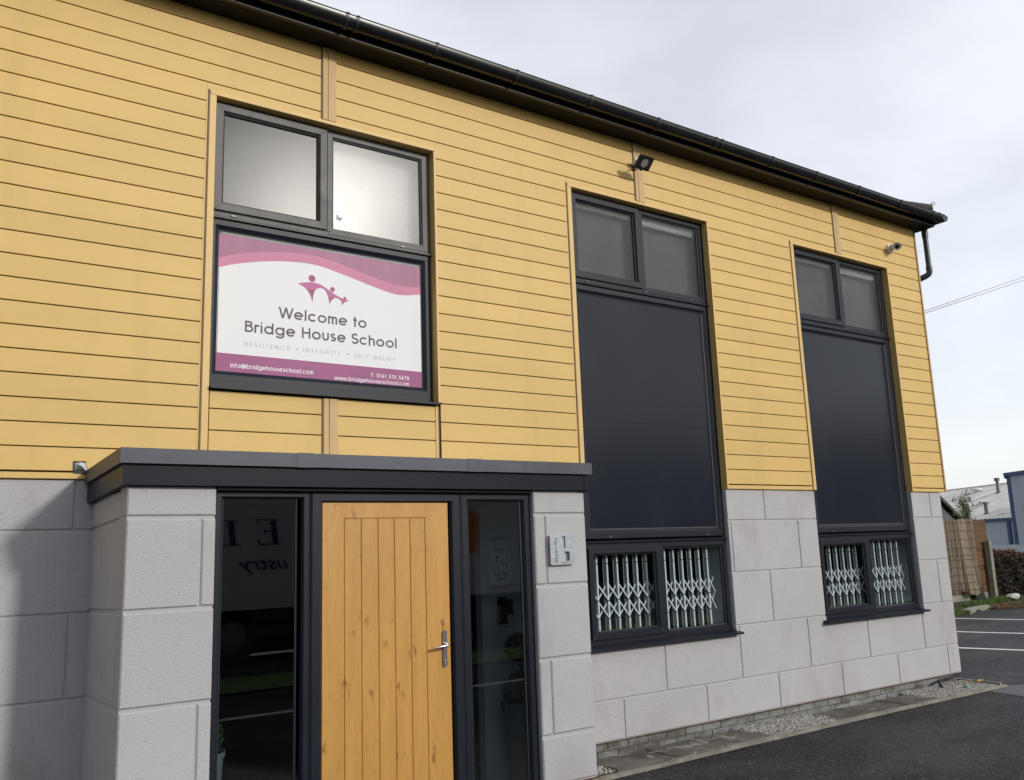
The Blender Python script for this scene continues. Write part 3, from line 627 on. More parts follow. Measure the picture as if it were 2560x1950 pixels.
# ---------------------------------------------------------------- windows
FY = .06
def window(i, Rf, Lf, frame_up, glassA, glassB):
    """Rf: right edge of the frame; widths measured from it. The frame is the part, the rest its pieces."""
    z_top = 2.755; bot = .60 if i == 0 else -1.415
    mb = MB(); fx0, fx1 = Lf, Rf
    # upper light
    mb.box(fx0 + .001, fx1 - .001, FY + .012, FY + .06, 2.715, z_top - .001)      # head
    mb.box(fx0, fx1 - .0005, FY + .0125, FY + .06, 1.856, 1.935)                    # transom upper
    mb.box(fx0, fx0 + .05, FY + .013, FY + .06, 1.93, 2.72); 
    mb.box(Rf - .905, Rf - .865, FY + .004, FY + .06, 1.905, 2.716)                 # mullion
    mb.ring(Rf - .895, Rf - .03, 1.885, 2.73, [(.0, FY + .06), (.0, FY + .008), (.030, FY + .008), (.040, FY + .022), (.040, FY + .05)])
    mb.prism([(FY - .012, 1.850), (FY - .012, 1.858), (FY + .013, 1.872), (FY + .06, 1.872), (FY + .06, 1.850)], 'x', fx0, fx1 + .012)
    mb.box(Rf - .032, Rf, FY + .009, FY + .06, 1.86, 2.74)
    up = mb
    # sash of opening light
    sh = MB(); sx0 = Rf - 1.775
    sh.ring(sx0, Rf - .915, 1.912, 2.738, [(.0, FY + .03), (.0, FY - .008), (.052, FY - .008), (.064, FY + .012), (.064, FY + .03)])
    sh.seams(sx0, Rf - .915, 1.912, 2.738, .052, FY - .0086)
    # panel zone frame
    lo = MB(); pz0, pz1 = (.66, 1.85) if i == 0 else (-.50, 1.85)
    lo.ring(Rf - 1.80, Rf, pz0, pz1 - .001, [(.0, FY + .06), (.0, FY + .01), (.05 if i else .045, FY + .01), (.075 if i == 0 else .078, FY + .028), (.08, FY + .05)])
    if i == 0:
        lo.box(fx0, fx1, FY + .011, FY + .06, .606, .662)
        lo.prism([(-.045, .585), (-.045, .600), (FY + .01, .618), (FY + .06, .618), (FY + .06, .585)], 'x', -.312, 1.50)
    gks = [MB() for _ in range(4)]
    gks[0].ring(sx0 + .060, Rf - .975, 1.972, 2.678, [(.0, FY + .011), (.008, FY + .013), (.012, FY + .035)])
    gks[1].ring(Rf - .858, Rf - .067, 1.922, 2.693, [(.0, FY + .021), (.009, FY + .023), (.013, FY + .04)])
    gks[2].ring(sx0 - .004, Rf - .911, 1.906, 2.742, [(.0, FY + .004), (.006, FY + .004), (.006, FY + .03)])
    gks[3].ring(Rf - 1.722, Rf - .078, pz0 + .075, pz1 - .076, [(.0, FY + .027), (.012, FY + .03), (.014, FY + .045)])
    if i == 0: o = bp_(up, 'window', m_framew, label='faded upper window frame over the welcome sign')
    else: o = bp_(up, 'window', m_frame)
    def sub(mbx, nm, m, label=None):
        c = bp_(mbx, nm, m, o); c.location = (0, 0, 0)
        if label: c['label'] = label
        return c
    sub(sh, 'sash', [m_framew, m_gasket] if i == 0 else [m_frame, m_gasket]); [sub(g_, 'gasket', m_gasket) for g_ in gks]
    sub(lo, 'lower_frame', m_frame)
    for (x0_, x1_, z0_, z1_, yy, bm_) in ((sx0 + .070, Rf - .985, 1.98, 2.67, FY + .030, glassA), (Rf - .850, Rf - .075, 1.93, 2.687, FY + .036, glassB)):
        a = MB(); a.add([(x0_, yy, z0_), (x1_, yy, z0_), (x1_, yy, z1_), (x0_, yy, z1_)], [(0, 1, 2, 3)])
        pn = a.build('pane', m_fglassd if bm_ is m_blindA else m_fglass, o, fixn=False)
        a = MB(); a.add([(x0_ - .05, yy + .13, z0_ - .05), (x1_ + .05, yy + .13, z0_ - .05), (x1_ + .05, yy + .13, z1_ + .03), (x0_ - .05, yy + .13, z1_ + .03)], [(0, 1, 2, 3)]); sub(a, 'blind', bm_)
        if i: a = MB(); a.box(x0_ - .02, x1_ + .02, yy + .05, yy + .10, z1_ - (.075 if bm_ is glassB and x0_ > Rf - 1 else .03), z1_ + .03); sub(a, 'bright_band_strip', m_bandstrip)  # white strip added behind the frosted pane to imitate its bright top band
    if i:
        a = MB(); a.box(Rf - 1.72, Rf - .078, FY + .034, FY + .042, pz0 + .075, .5715); a.box(Rf - 1.72, Rf - .078, FY + .0338, FY + .042, .5728, pz1 - .076)
        sub(a, 'spandrel_panel', m_panel)
        # bottom light
        f2 = MB()
        f2.prism([(FY - .014, -.538), (FY - .014, -.530), (FY + .012, -.518), (FY + .06, -.518), (FY + .06, -.538)], 'x', fx0, fx1 + .006)
        f2.box(fx0, fx1, FY + .011, FY + .06, -.578, -.539); f2.box(fx0, fx1 - .0005, FY + .0105, FY + .06, -1.412, -1.372)
        f2.box(Rf - .905, Rf - .865, FY + .004, FY + .06, -1.38, -.575)
        f2.ring(Rf - .895, Rf - .02, -1.398, -.556, [(.0, FY + .06), (.0, FY + .006), (.034, FY + .006), (.046, FY + .022), (.046, FY + .05)])
        f2.prism([(-.055, -1.446), (-.055, -1.428), (FY + .01, -1.413), (FY + .06, -1.413), (FY + .06, -1.446)], 'x', fx0 - .055, fx1 + .02)
        sub(f2, 'bottom_frame', m_frame)
        s2 = MB(); s2.ring(sx0, Rf - .915, -1.368, -.578, [(.0, FY + .03), (.0, FY - .008), (.052, FY - .008), (.064, FY + .012), (.064, FY + .03)])
        s2.seams(sx0, Rf - .915, -1.368, -.578, .052, FY - .0086); sub(s2, 'sash', [m_frame, m_canopy])
        g3 = [MB() for _ in range(3)]; g3[0].ring(sx0 + .060, Rf - .975, -1.308, -.638, [(.0, FY + .011), (.008, FY + .013), (.012, FY + .035)])
        g3[1].ring(Rf - .852, Rf - .063, -1.354, -.600, [(.0, FY + .021), (.009, FY + .023), (.013, FY + .04)])
        g3[2].ring(sx0 - .004, Rf - .911, -1.372, -.574, [(.0, FY + .004), (.006, FY + .004), (.006, FY + .03)])
        [sub(g_, 'gasket', m_gasket) for g_ in g3]
        a = MB(); a.box(sx0 + .070, Rf - .985, FY + .030, FY + .034, -1.30, -.646); sub(a, 'pane', m_glass)
        a = MB(); a.box(Rf - .845, Rf - .070, FY + .036, FY + .040, -1.347, -.607); sub(a, 'pane', m_glass)
    # drain caps
    caps = [(Rf - 1.63, 1.885), (Rf - .25, 1.89)] if i == 0 else [(Rf - 1.62, 1.885), (Rf - .87, 1.885), (Rf - .24, 1.885), (Rf - 1.5, -.492), (Rf - .25, -.492)]
    for (x, z) in caps:
        a = MB(); a.cbox(x - .02, x + .02, FY + .003, FY + .02, z - .005, z + .005, .003); sub(a, 'drain_cap', m_steeld)
    return o
w1 = window(0, 1.478, -.315, m_framew, m_blindA, m_blindB)
w2 = window(1, 4.782, 2.952, m_frame, m_blindC, m_blindC)
w3 = window(2, 8.015, 6.182, m_frame, m_blindC, m_blindC)
# dark rooms behind the clear lower windows
for a, b in ((2.96, 4.77), (6.19, 8.02)):
    mb = MB()
    mb.box(a - .6, b + .45, 1.9, 1.95, -2.2, -.3); mb.box(a - .6, a - .58, .31, 1.9, -2.2, -.3); mb.box(b + .43, b + .45, .31, 1.9, -2.2, -.3)
    mb.box(a - .6, b + .45, .31, 1.95, -.4, -.36); mb.box(a - .6, b + .45, .31, 1.95, -2.1, -2.05)
    mb.box(a, b, .10, .31, -1.50, -1.44); mb.box(a, b, FY + .061, .31, -.51, -.40)
    mb.cur = 1; mb.box(b - .018, b - .004, FY + .062, .30, -1.42, -.52); mb.box(b - .10, b - .0185, .27, .30, -1.42, -.52)
    bp_(mb, 'room_interior', [m_dark, m_blind])
# security grilles
for gi, (Rf, l1, l2) in enumerate(((4.782, 'third', ''), (8.015, '', ''))):
    G = empty('security_grille', ['white folding lattice grille inside the lower window beside the porch', 'white folding lattice grille inside the lower window nearest the building corner'][gi], 'security grille', (Rf - .9, .16, -1.45), 'white folding security grilles')
    for part, (xa, xb, cnt, off) in enumerate(((Rf - 1.73, Rf - .97, 7, .0), (Rf - .79, Rf - .20, 6, .0))):
        pitch = .1205 if part == 0 else .1145
        xs = [xa + .11 + pitch * k - (.11 if part == 0 else .09) for k in range(cnt)]
        for k, x in enumerate(xs):
            mb = MB(); mb.box(x - .0085, x + .0085, .150, .162, -1.44, -.53)
            mb.cur = 1; mb.box(x - .034, x - .022, .172, .178, -1.44, -.53); mb.box(x - .018, x - .010, .163, .172, -1.44, -.53)
            mb.cur = 2
            for z in (-.72, -1.045, -1.20): mb.box(x - .009, x + .009, .1485, .163, z - .004, z + .004)
            o = mb.build('grille_bar', [m_grille, m_bladed, m_gasket], G); o.location = -Vector(G.location)
        mb = MB()
        for x in xs:
            for zt in (-.90, -1.055):
                for sgn, yy in ((1, .1505), (-1, .166)):
                    a, b = (x, x + pitch); z0_, z1_ = (zt, zt - .145) if sgn > 0 else (zt - .145, zt)
                    if part == 1 and x == xs[-1]: b = x + .085
                    h = .0098
                    mb.add([(a, yy, z0_ - h), (b, yy, z1_ - h), (b, yy, z1_ + h), (a, yy, z0_ + h), (a, yy + .006, z0_ - h), (b, yy + .006, z1_ - h), (b, yy + .006, z1_ + h), (a, yy + .006, z0_ + h)],
                           [(0, 1, 2, 3), (7, 6, 5, 4), (0, 4, 5, 1), (3, 2, 6, 7)])
        o = mb.build('lattice', m_grille, G); o.location = -Vector(G.location)
# ---------------------------------------------------------------- porch
PF = -1.0
zr = [(-.336, -.17), (-.826, -.336), (-1.321, -.826), (-1.821, -1.321), (-2.14, -1.821)]
def side(mb, x, sgn):
    for i, (z0, z1) in enumerate(zr):
        js = {0: -.85, 1: -.347, 2: -.87, 3: -.39, 4: -.6}[i]
        for (p, q) in ((-1.0 + .0305, js - .003), (js + .003, .02)):
            f = lambda y: -.022 * (y + 1.0)
            c = .007; xo = x; xi = x - sgn * c; xb = x - sgn * .05
            v = [(xi, p, z0 + .009 + f(p)), (xi, q, z0 + .009 + f(q)), (xi, q, z1 - .009 + f(q)), (xi, p, z1 - .009 + f(p)),
                 (xo, p + .004, z0 + .009 + c + f(p)), (xo, q - .002, z0 + .009 + c + f(q)), (xo, q - .002, z1 - .009 - c + f(q)), (xo, p + .004, z1 - .009 - c + f(p)),
                 (xb, p, z0 + .009 + f(p)), (xb, q, z0 + .009 + f(q)), (xb, q, z1 - .009 + f(q)), (xb, p, z1 - .009 + f(p))]
            mb.add(v, [(4, 5, 6, 7)] + [(a, (a + 1) % 4, (a + 1) % 4 + 4, a + 4) for a in range(4)] + [(a, (a + 1) % 4, (a + 1) % 4 + 8, a + 8) for a in range(4)])
for (a, b, j, sx_, sg_) in ((-1.003, -.535, -.615, -1.003, -1), (1.665, 2.125, 1.757, 2.125, 1)):
    mb = MB()
    for i, (z0, z1) in enumerate(zr):
        xs = [a, j, b] if i in (1, 3) else [a, b]
        for p, q in zip(xs[:-1], xs[1:]): mb.cbox(p + (.007 if p == j else 0), q - (.007 if q == j else 0), PF, PF + .03, z0 + .009, z1 - .009, .008)
    side(mb, sx_, sg_)
    mb.cur = 1; mb.box(a + .003, b - .003, PF + .0115, -.80, -2.15, -.17)
    if sg_ < 0: mb.box(-.992, -.9, -.80, .02, -2.2, -.18)
    else: mb.box(2.02, 2.115, -.80, .02, -2.2, -.18)
    mb.cur = 2; mb.box(a - .001, b + .001, PF - .001, PF + .05, -2.146, -2.14); mb.box(a + .03, b - .03, PF + .03, -.81, GZ - .05, -2.149)
    bp_(mb, 'porch_pillar', [m_stone, m_mortar, m_bead])
# canopy (falls slightly back to the wall)
def canopy(mb, x0, x1, yf_, z0, z1, fall=-.027, yb=.018):
    v = [(x0, yf_, z0), (x1, yf_, z0), (x1, yf_, z1), (x0, yf_, z1), (x0, yb, z0 + fall), (x1, yb, z0 + fall), (x1, yb, z1 + fall), (x0, yb, z1 + fall)]
    mb.add(v, [(0, 1, 2, 3), (7, 6, 5, 4), (0, 4, 5, 1), (3, 2, 6, 7), (0, 3, 7, 4), (1, 5, 6, 2)])
mb = MB(); canopy(mb, -1.058, 2.162, -1.062, -.051, .031, yb=-.004)
for a, b in ((-.088, .013), (1.095, 1.205)): canopy(mb, a, b, -1.0645, -.053, .0335, yb=-.1)
cp = bp_(mb, 'porch_canopy', m_canopy)
mb = MB(); canopy(mb, -1.038, 2.145, -1.036, -.165, -.060); canopy(mb, 1.90 + .2, 2.152, -1.039, -.1655, -.0615, yb=-.9)
mb.box(-.53, 1.66, -1.0, -.90, -.185, -.168)
o = bp_(mb, 'canopy_fascia', m_canopylo, cp); o.location = (0, 0, 0)
mb = MB(); canopy(mb, -1.030, 2.14, -1.028, -.0605, -.051)
o = bp_(mb, 'canopy_groove', m_gasket, cp); o.location = (0, 0, 0)
# glazed screen
Y0 = -.957
def sidelight(x0, x1, gx0, gx1):
    mb = MB(); mb.ring(x0, x1, GZ + .05, -.178, [(.0, Y0 + .07), (.0, Y0 + .004), (.012, Y0), (.040 if x0 < 0 else .05, Y0), (.052 if x0 < 0 else .064, Y0 + .018), (.054 if x0 < 0 else .066, Y0 + .03)])
    o = bp_(mb, 'sidelight', m_frame)
    g_ = MB(); g_.ring(gx0 - .008, gx1 + .008, GZ + .1, -.214, [(.0, Y0 + .017), (.010, Y0 + .02), (.012, Y0 + .034)]); c = bp_(g_, 'gasket', m_gasket, o); c.location = (0, 0, 0)
    g_ = MB(); g_.box(gx0, gx1, Y0 + .024, Y0 + .03, GZ + .1, -.218); c = bp_(g_, 'pane', m_glassd, o); c.location = (0, 0, 0)
    return o
sidelight(-.534, .040, -.478, -.046)
sidelight(1.092, 1.664, 1.160, 1.584)
mb = MB(); mb.ring(.043, 1.089, GZ + .0, -.178, [(.0, Y0 + .08), (.0, Y0 + .002), (.010, Y0 - .002), (.062, Y0 - .002), (.074, Y0 + .014), (.076, Y0 + .06)])
df = bp_(mb, 'door_frame', m_frame)
# door: stiles and rails round grooved planks
DY = Y0 + .016; dx0, dx1, dz0, dz1 = .121, 1.001, GZ + .08, -.257 + .035
mb = MB(); GX = [.263, .377, .492, .605, .717, .828]; gt = -.348
mb.cbox(dx0, GX[0] - .0018, DY, DY + .04, dz0, dz1, .0015); mb.cbox(GX[-1] + .0018, dx1, DY, DY + .04, dz0, dz1, .0015)
mb.box(GX[0] - .0024, GX[-1] + .0024, DY + .0002, DY + .04, gt + .0025, dz1 - .0015)
for a, b in zip(GX[:-1], GX[1:]): mb.cbox(a + .0018, b - .0018, DY, DY + .04, dz0 + .2, gt - .003, .003)
mb.box(GX[0] - .0024, GX[-1] + .0024, DY + .0002, DY + .04, dz0, dz0 + .195)
door = bp_(mb, 'door', m_oak)
mb = MB(); mb.box(dx0 + .01, dx1 - .01, DY + .005, DY + .035, dz0 + .01, dz1 - .01); o = bp_(mb, 'door_groove', m_oakg, door); o.location = (0, 0, 0)
mb = MB(); n = 10; hx = .955; zt, zb = -1.068, -1.298; w_ = .0165
pl = [(hx + w_ * math.cos(t), zt - w_ + w_ * math.sin(t)) for t in [math.pi * i / n for i in range(n + 1)]] + [(hx + w_ * math.cos(t), zb + w_ + w_ * math.sin(t)) for t in [math.pi + math.pi * i / n for i in range(n + 1)]]
mb.prism(pl, 'y', DY - .009, DY)
o = bp_(mb, 'handle_plate', m_steeld, door, smooth=True); o.location = (0, 0, 0)
mb = MB(); hz = -1.158
mb.tube([(hx, DY - .002, hz), (hx, DY - .03, hz)], .0135, 14)
mb.tube([(hx + .004, DY - .022, hz), (hx + .004, DY - .048, hz), (hx - .004, DY - .056, hz - .001), (hx - .05, DY - .056, hz - .006), (hx - .098, DY - .052, hz - .012), (hx - .104, DY - .050, hz - .0125)], [.0085, .0095, .0095, .0085, .0075, .004], 12)
o = bp_(mb, 'handle', m_steel, door, smooth=True); o.location = (0, 0, 0)
mb = MB(); mb.tube([(hx, DY - .012, -1.258), (hx, DY - .002, -1.258)], .0085, 14); mb.box(hx - .004, hx + .004, DY - .0105, DY - .002, -1.28, -1.258)
o = bp_(mb, 'lock_cylinder', m_steel, door, smooth=True); o.location = (0, 0, 0)
# porch inside
mb = MB(); mb.box(1.72, 2.02, -.20, -.12, GZ, -.2); mb.box(2.0, 2.02, -.85, -.2, GZ, -.2)
bp_(mb, 'porch_inner_wall', m_intw)
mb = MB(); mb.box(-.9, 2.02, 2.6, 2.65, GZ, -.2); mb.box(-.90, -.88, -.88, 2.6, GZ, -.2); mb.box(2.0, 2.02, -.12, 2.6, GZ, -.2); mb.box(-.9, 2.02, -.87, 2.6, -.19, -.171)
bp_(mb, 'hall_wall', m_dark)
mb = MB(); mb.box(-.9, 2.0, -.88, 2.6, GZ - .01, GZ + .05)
bp_(mb, 'porch_floor', m_intfloor)
# things inside the porch
def planter(cx, cy, label):
    P = empty('planter', label, 'planter', (cx, cy, GZ + .05), 'tall grey planters inside the porch')
    mb = MB(); h = .62; prof = [(.095, 0), (.14, h), (.148, h), (.148, h - .03), (.128, h - .03), (.12, h - .07)]
    n = 28; vs = [(r * math.cos(2 * math.pi * k / n), r * math.sin(2 * math.pi * k / n), z) for r, z in prof for k in range(n)]
    fs = [(i * n + k, i * n + (k + 1) % n, (i + 1) * n + (k + 1) % n, (i + 1) * n + k) for i in range(len(prof) - 1) for k in range(n)] + [tuple(range(n)), tuple(5 * n + k for k in range(n))]
    mb.add(vs, fs); mb.build('pot', m_terra, P, smooth=True)
    mb = MB(); mb.tube([(0, 0, .5), (.01, 0, .95)], .012, 8); mb.build('stem', m_twig, P)
    mb = MB()
    for (z, r) in ((.70, .13), (1.0, .105)):
        for _ in range(900):
            v = Vector((random.gauss(0, 1), random.gauss(0, 1), random.gauss(0, 1))).normalized() * r * random.uniform(.8, 1.05) + Vector((0, 0, z))
            a = Vector((random.gauss(0, 1), random.gauss(0, 1), random.gauss(0, 1))).normalized() * .012; b = a.orthogonal().normalized() * .008
            mb.add([v - a, v + b, v + a, v - b], [(0, 1, 2, 3)])
    mb.build('foliage', m_box, P, fixn=False)
planter(1.86, -.48, 'tall grey planter with ball topiary behind the right hand sidelight')
planter(-.47, -.55, 'tall grey planter just showing at the foot of the left hand sidelight')
PO = empty('poster', 'small school welcome poster on the inner wall behind the right hand sidelight', 'poster', (1.9, -.2015, -.87))
def pp(mb, nm, m): o = mb.build(nm, m, PO); o.location = -Vector(PO.location); return o
mb = MB(); mb.box(1.81, 2.0, -.2045, -.2005, -.875, -.462); pp(mb, 'sheet', m_signw)
mb = MB(); mb.prism([(1.811, -.463), (1.999, -.463), (1.999, -.505), (1.95, -.497), (1.90, -.492), (1.86, -.497), (1.811, -.508)], 'y', -.2055, -.2046); pp(mb, 'magenta_border', m_signm); mb = MB()
mb.prism([(1.811, -.874), (1.999, -.874), (1.999, -.82), (1.95, -.835), (1.90, -.840), (1.86, -.832), (1.811, -.82)], 'y', -.2055, -.2046); pp(mb, 'magenta_border', m_signm)
for a_ in (('Welcome to', 1.845, 1.965, -.578, .022), ('Bridge House', 1.84, 1.97, -.765, .024), ('School', 1.87, 1.94, -.798, .024)):
    for w_ in lettering(None, *a_, .14, -.2056): pp(w_, 'poster_word', m_text)
for x, z, r in ((1.868, -.625, .012), (1.918, -.655, .009), (1.955, -.675, .007)):
    mb = MB(); mb.prism([(x + r * math.cos(t), z + r * math.sin(t)) for t in [i * .524 for i in range(12)]], 'y', -.2057, -.2046)
    mb.prism([(x - r * 2, z - r * 1.6), (x, z - r * 1.2), (x + r * 2, z - r * 1.9), (x + r * .5, z - r * 3), (x + .002, z - r * 5), (x - r * .5, z - r * 3)], 'y', -.2057, -.2046); pp(mb, 'emblem_figure', m_logod)
CRD = empty('door_entry_unit', 'black door entry unit on the inner wall under the small poster', 'entry unit', (1.9, -.2, -1.1))
mb = MB(); mb.cbox(1.86, 1.94, -.225, -.2005, -1.13, -.93, .004); o = mb.build('reader', m_black, CRD); o.location = -Vector(CRD.location)
mb = MB(); mb.cbox(1.945, 1.998, -.22, -.2005, -1.06, -.95, .004); o = mb.build('keypad', m_dark, CRD); o.location = -Vector(CRD.location)

# ================================================================== WELCOME SIGN
SG = empty('welcome_sign', 'white and magenta welcome sign of the school under the upper window by the porch', 'sign', (.57, .10, .69))
def sg(mb, nm, m, label=None):
    o = mb.build(nm, m, SG); o.location = -Vector(SG.location)
    if label: o['label'] = label
    return o
sx0, sx1, sz0, sz1 = -.254, 1.392, .692, 1.744
SYY = .0880
mb = MB(); mb.box(-.244 - .03, 1.405, SYY + .002, SYY + .006, .68, 1.775); sg(mb, 'clear_edge', m_edge)
mb = MB(); mb.box(sx0, sx1, SYY, SYY + .0015, sz0, sz1); sg(mb, 'panel', m_signw)
wl = [(-.254, 1.486), (-.134, 1.53), (-.007, 1.565), (.123, 1.594), (.257, 1.613), (.393, 1.624), (.534, 1.618), (.677, 1.589), (.824, 1.555), (.974, 1.52), (1.128, 1.489), (1.233, 1.486), (1.392, 1.512)]
wu = [(-.254, 1.559), (-.136, 1.602), (-.009, 1.638), (.122, 1.664), (.256, 1.684), (.393, 1.695), (.534, 1.689), (.677, 1.667), (.825, 1.631), (.975, 1.597), (1.129, 1.567), (1.266, 1.56), (1.392, 1.58)]
def cat(pts, n=6):
    o_ = []
    for i in range(len(pts) - 1):
        p0, p1, p2, p3 = pts[max(i - 1, 0)], pts[i], pts[i + 1], pts[min(i + 2, len(pts) - 1)]
        for k in range(n):
            t = k / n; o_.append(tuple(.5 * ((2 * b) + (-a + c) * t + (2 * a - 5 * b + 4 * c - d) * t * t + (-a + 3 * b - 3 * c + d) * t ** 3) for a, b, c, d in zip(p0, p1, p2, p3)))
    return o_ + [pts[-1]]
def strip(mb, lo, hi, y):
    n = len(lo); mb.add([(p[0], y, p[1]) for p in lo] + [(p[0], y, p[1]) for p in hi], [(i, i + 1, i + 1 + n, i + n) for i in range(n - 1)])
WL, WU = cat(wl), cat(wu)
mb = MB(); strip(mb, WL, WU, SYY - .0006); sg(mb, 'pink_wave', m_signp)
mb = MB(); strip(mb, WU, [(p[0], sz1) for p in WU], SYY - .0006); sg(mb, 'magenta_wave', m_signm)
mb = MB(); sel = [(p, q) for p, q in zip(WL, WU) if -.2 < p[0] < .055]; strip(mb, [p for p, q in sel], [(p[0], sz1 - .03) for p, q in sel], SYY - .0010)
mb = MB(); mb.box(sx0, sx1, SYY - .0008, SYY - .0002, sz0, .8655); sg(mb, 'magenta_band', m_signmb)
for (x, z, r) in ((.459, 1.511, .027), (.625, 1.448, .019), (.729, 1.392, .0115)):
    mb = MB(); mb.add([(x + r * math.cos(i * math.pi / 14), SYY - .0008, z + r * math.sin(i * math.pi / 14)) for i in range(28)], [tuple(range(28))]); sg(mb, 'emblem_head', m_logod)
arch = [(.347, 1.456), (.395, 1.47), (.464, 1.48), (.525, 1.473), (.591, 1.441), (.677, 1.397), (.765, 1.375)]
und = [(.347, 1.456), (.399, 1.432), (.432, 1.40), (.453, 1.362), (.462, 1.322), (.474, 1.392), (.492, 1.43), (.53, 1.448), (.563, 1.434), (.582, 1.403), (.596, 1.358), (.599, 1.322), (.606, 1.341), (.622, 1.366), (.644, 1.383), (.668, 1.382), (.687, 1.373), (.701, 1.354), (.704, 1.329), (.716, 1.349), (.735, 1.363), (.765, 1.375)]
AR = cat(arch, 12)
def top_at(x):
    for p, q in zip(AR[:-1], AR[1:]):
        if p[0] <= x <= q[0]: return p[1] + (q[1] - p[1]) * (x - p[0]) / max(q[0] - p[0], 1e-6)
    return AR[-1][1]
mb = MB(); feet = [MB(), MB(), MB()]
segs = [und[0:5], und[4:8], und[7:12], und[11:15], und[14:19], und[18:22]]
split = {0: 1.42, 1: 1.425, 2: 1.376, 3: 1.384, 4: 1.352, 5: 1.355}
for k, sg_ in enumerate(segs):
    pts = cat(sg_, 5); mbd = feet[k // 2]
    for p, q in zip(pts[:-1], pts[1:]):
        if abs(q[0] - p[0]) < 1e-5: continue
        t0, t1 = top_at(p[0]), top_at(q[0]); s = split[k]
        b0, b1 = p[1], q[1]
        mb.add([(p[0], SYY - .0008, max(b0, min(s, t0))), (q[0], SYY - .0008, max(b1, min(s, t1))), (q[0], SYY - .0008, t1), (p[0], SYY - .0008, t0)], [(0, 1, 2, 3)])
        if b0 < s or b1 < s: mbd.add([(p[0], SYY - .0008, b0), (q[0], SYY - .0008, b1), (q[0], SYY - .0008, max(b1, min(s, t1))), (p[0], SYY - .0008, max(b0, min(s, t0)))], [(0, 1, 2, 3)])
sg(mb, 'emblem_arches', m_logo); [sg(f_, 'emblem_foot', m_logod) for f_ in feet]
def words(nm, m, *a):
    for w_ in lettering(None, *a): sg(w_, nm, m)
words('title_word', m_text, 'Welcome to', .207, .911, 1.172, .083, .160, SYY - .001, .10)
words('title_word', m_text, 'Bridge House School', -.047, 1.172, 1.037, .083, .160, SYY - .001, .105)
words('motto_word', m_textl, 'RESILIENCE', -.047, .290, .932, .030, .085, SYY - .001, .46)
words('motto_word', m_textl, 'INTEGRITY', .394, .691, .932, .030, .085, SYY - .001, .46)
words('motto_word', m_textl, 'SELF-BELIEF', .802, 1.155, .930, .030, .085, SYY - .001, .42)
for x in (.347, .752): mb = MB(); mb.add([(x + .0055 * math.cos(i * .524), SYY - .001, .947 + .0055 * math.sin(i * .524)) for i in range(12)], [tuple(range(12))]); sg(mb, 'motto_dot', m_logod)
words('contact_word', m_textw, 'info@bridgehouseschool.com', -.145, .472, .766, .034, .15, SYY - .0016, .13)
words('contact_word', m_textw, 'T: 0161 510 5678', .943, 1.278, .787, .031, .15, SYY - .0016, .13)
words('contact_word', m_textw, 'www.bridgehouseschool.com', .641, 1.277, .741, .031, .15, SYY - .0016, .13)
# butterfly sticker
bf = [(0, 0), (.004, .018), (.030, .030), (.034, .014), (.022, .002), (.026, -.010), (.018, -.020), (.006, -.012), (0, -.016), (-.006, -.012), (-.018, -.020), (-.026, -.008), (-.022, .004), (-.034, .018), (-.030, .034), (-.004, .018)]
mb = MB(); ca, sa = math.cos(-.35), math.sin(-.35)
mb.prism([(.68 + (x * ca - z * sa) * .8, 2.035 + (x * sa + z * ca) * .8) for x, z in bf], 'y', FY + .0345, FY + .0358)
tag(mb.build('butterfly_sticker', m_bladed), 'small grey butterfly sticker in the corner of the pale pane', 'sticker')

# ================================================================== NUMBER PLATE
NP = empty('address_plate', 'square silver plate reading Stuart Rd 1 on the right hand porch pillar', 'sign', (1.885, -1.0, -.69))
NY = -1.028
def npb(mb, nm, m, smooth=False): o = mb.build(nm, m, NP, smooth); o.location = -Vector(NP.location); return o
x0, x1, z0, z1 = 1.776, 1.992, -.690, -.478; wx0, wx1, wz0, wz1 = 1.900, 1.946, -.664, -.598
mb = MB()
def rr(x0, x1, z0, z1, r, n=5):
    o_ = []
    for cx, cz, a0 in ((x1 - r, z1 - r, 0), (x0 + r, z1 - r, 90), (x0 + r, z0 + r, 180), (x1 - r, z0 + r, 270)):
        o_ += [(cx + r * math.cos(R(a0 + 90 * i / n)), cz + r * math.sin(R(a0 + 90 * i / n))) for i in range(n + 1)]
    return o_
outer = rr(x0, x1, z0, z1, .012); n = len(outer)
inner = rr(wx0, wx1, wz0, wz1, .004)
vs = [(p[0], NY, p[1]) for p in outer] + [(p[0], NY, p[1]) for p in inner] + [(p[0], NY + .008, p[1]) for p in outer] + [(p[0], NY + .008, p[1]) for p in inner]
fs = []
for i in range(n):
    j = (i + 1) % n; fs += [(i, j, n + j, n + i), (2 * n + i, 3 * n + i, 3 * n + j, 2 * n + j), (i, 2 * n + i, 2 * n + j, j), (n + i, n + j, 3 * n + j, 3 * n + i)]
mb.add(vs, fs); npb(mb, 'plate', m_plate)
mb = MB()
for x, z in ((1.790, -.578), (1.962, -.577)): mb = MB(); mb.tube([(x, NY - .002, z), (x, PF, z)], .0040, 10); npb(mb, 'screw', m_steeld)
mb = MB(); lettering(mb, 'Stuart Rd', 0, .168, 0, .024, .12, NY - .0008, .10, mapf=lambda q, yy: (1.836 - q[1], yy, -.672 + q[0])); npb(mb, 'street_name', m_ink); mb = MB()
lettering(mb, '1', 1.886, 1.915, -.574, .086, .13, NY - .0008)
npb(mb, 'house_number', m_ink)
mb = MB()
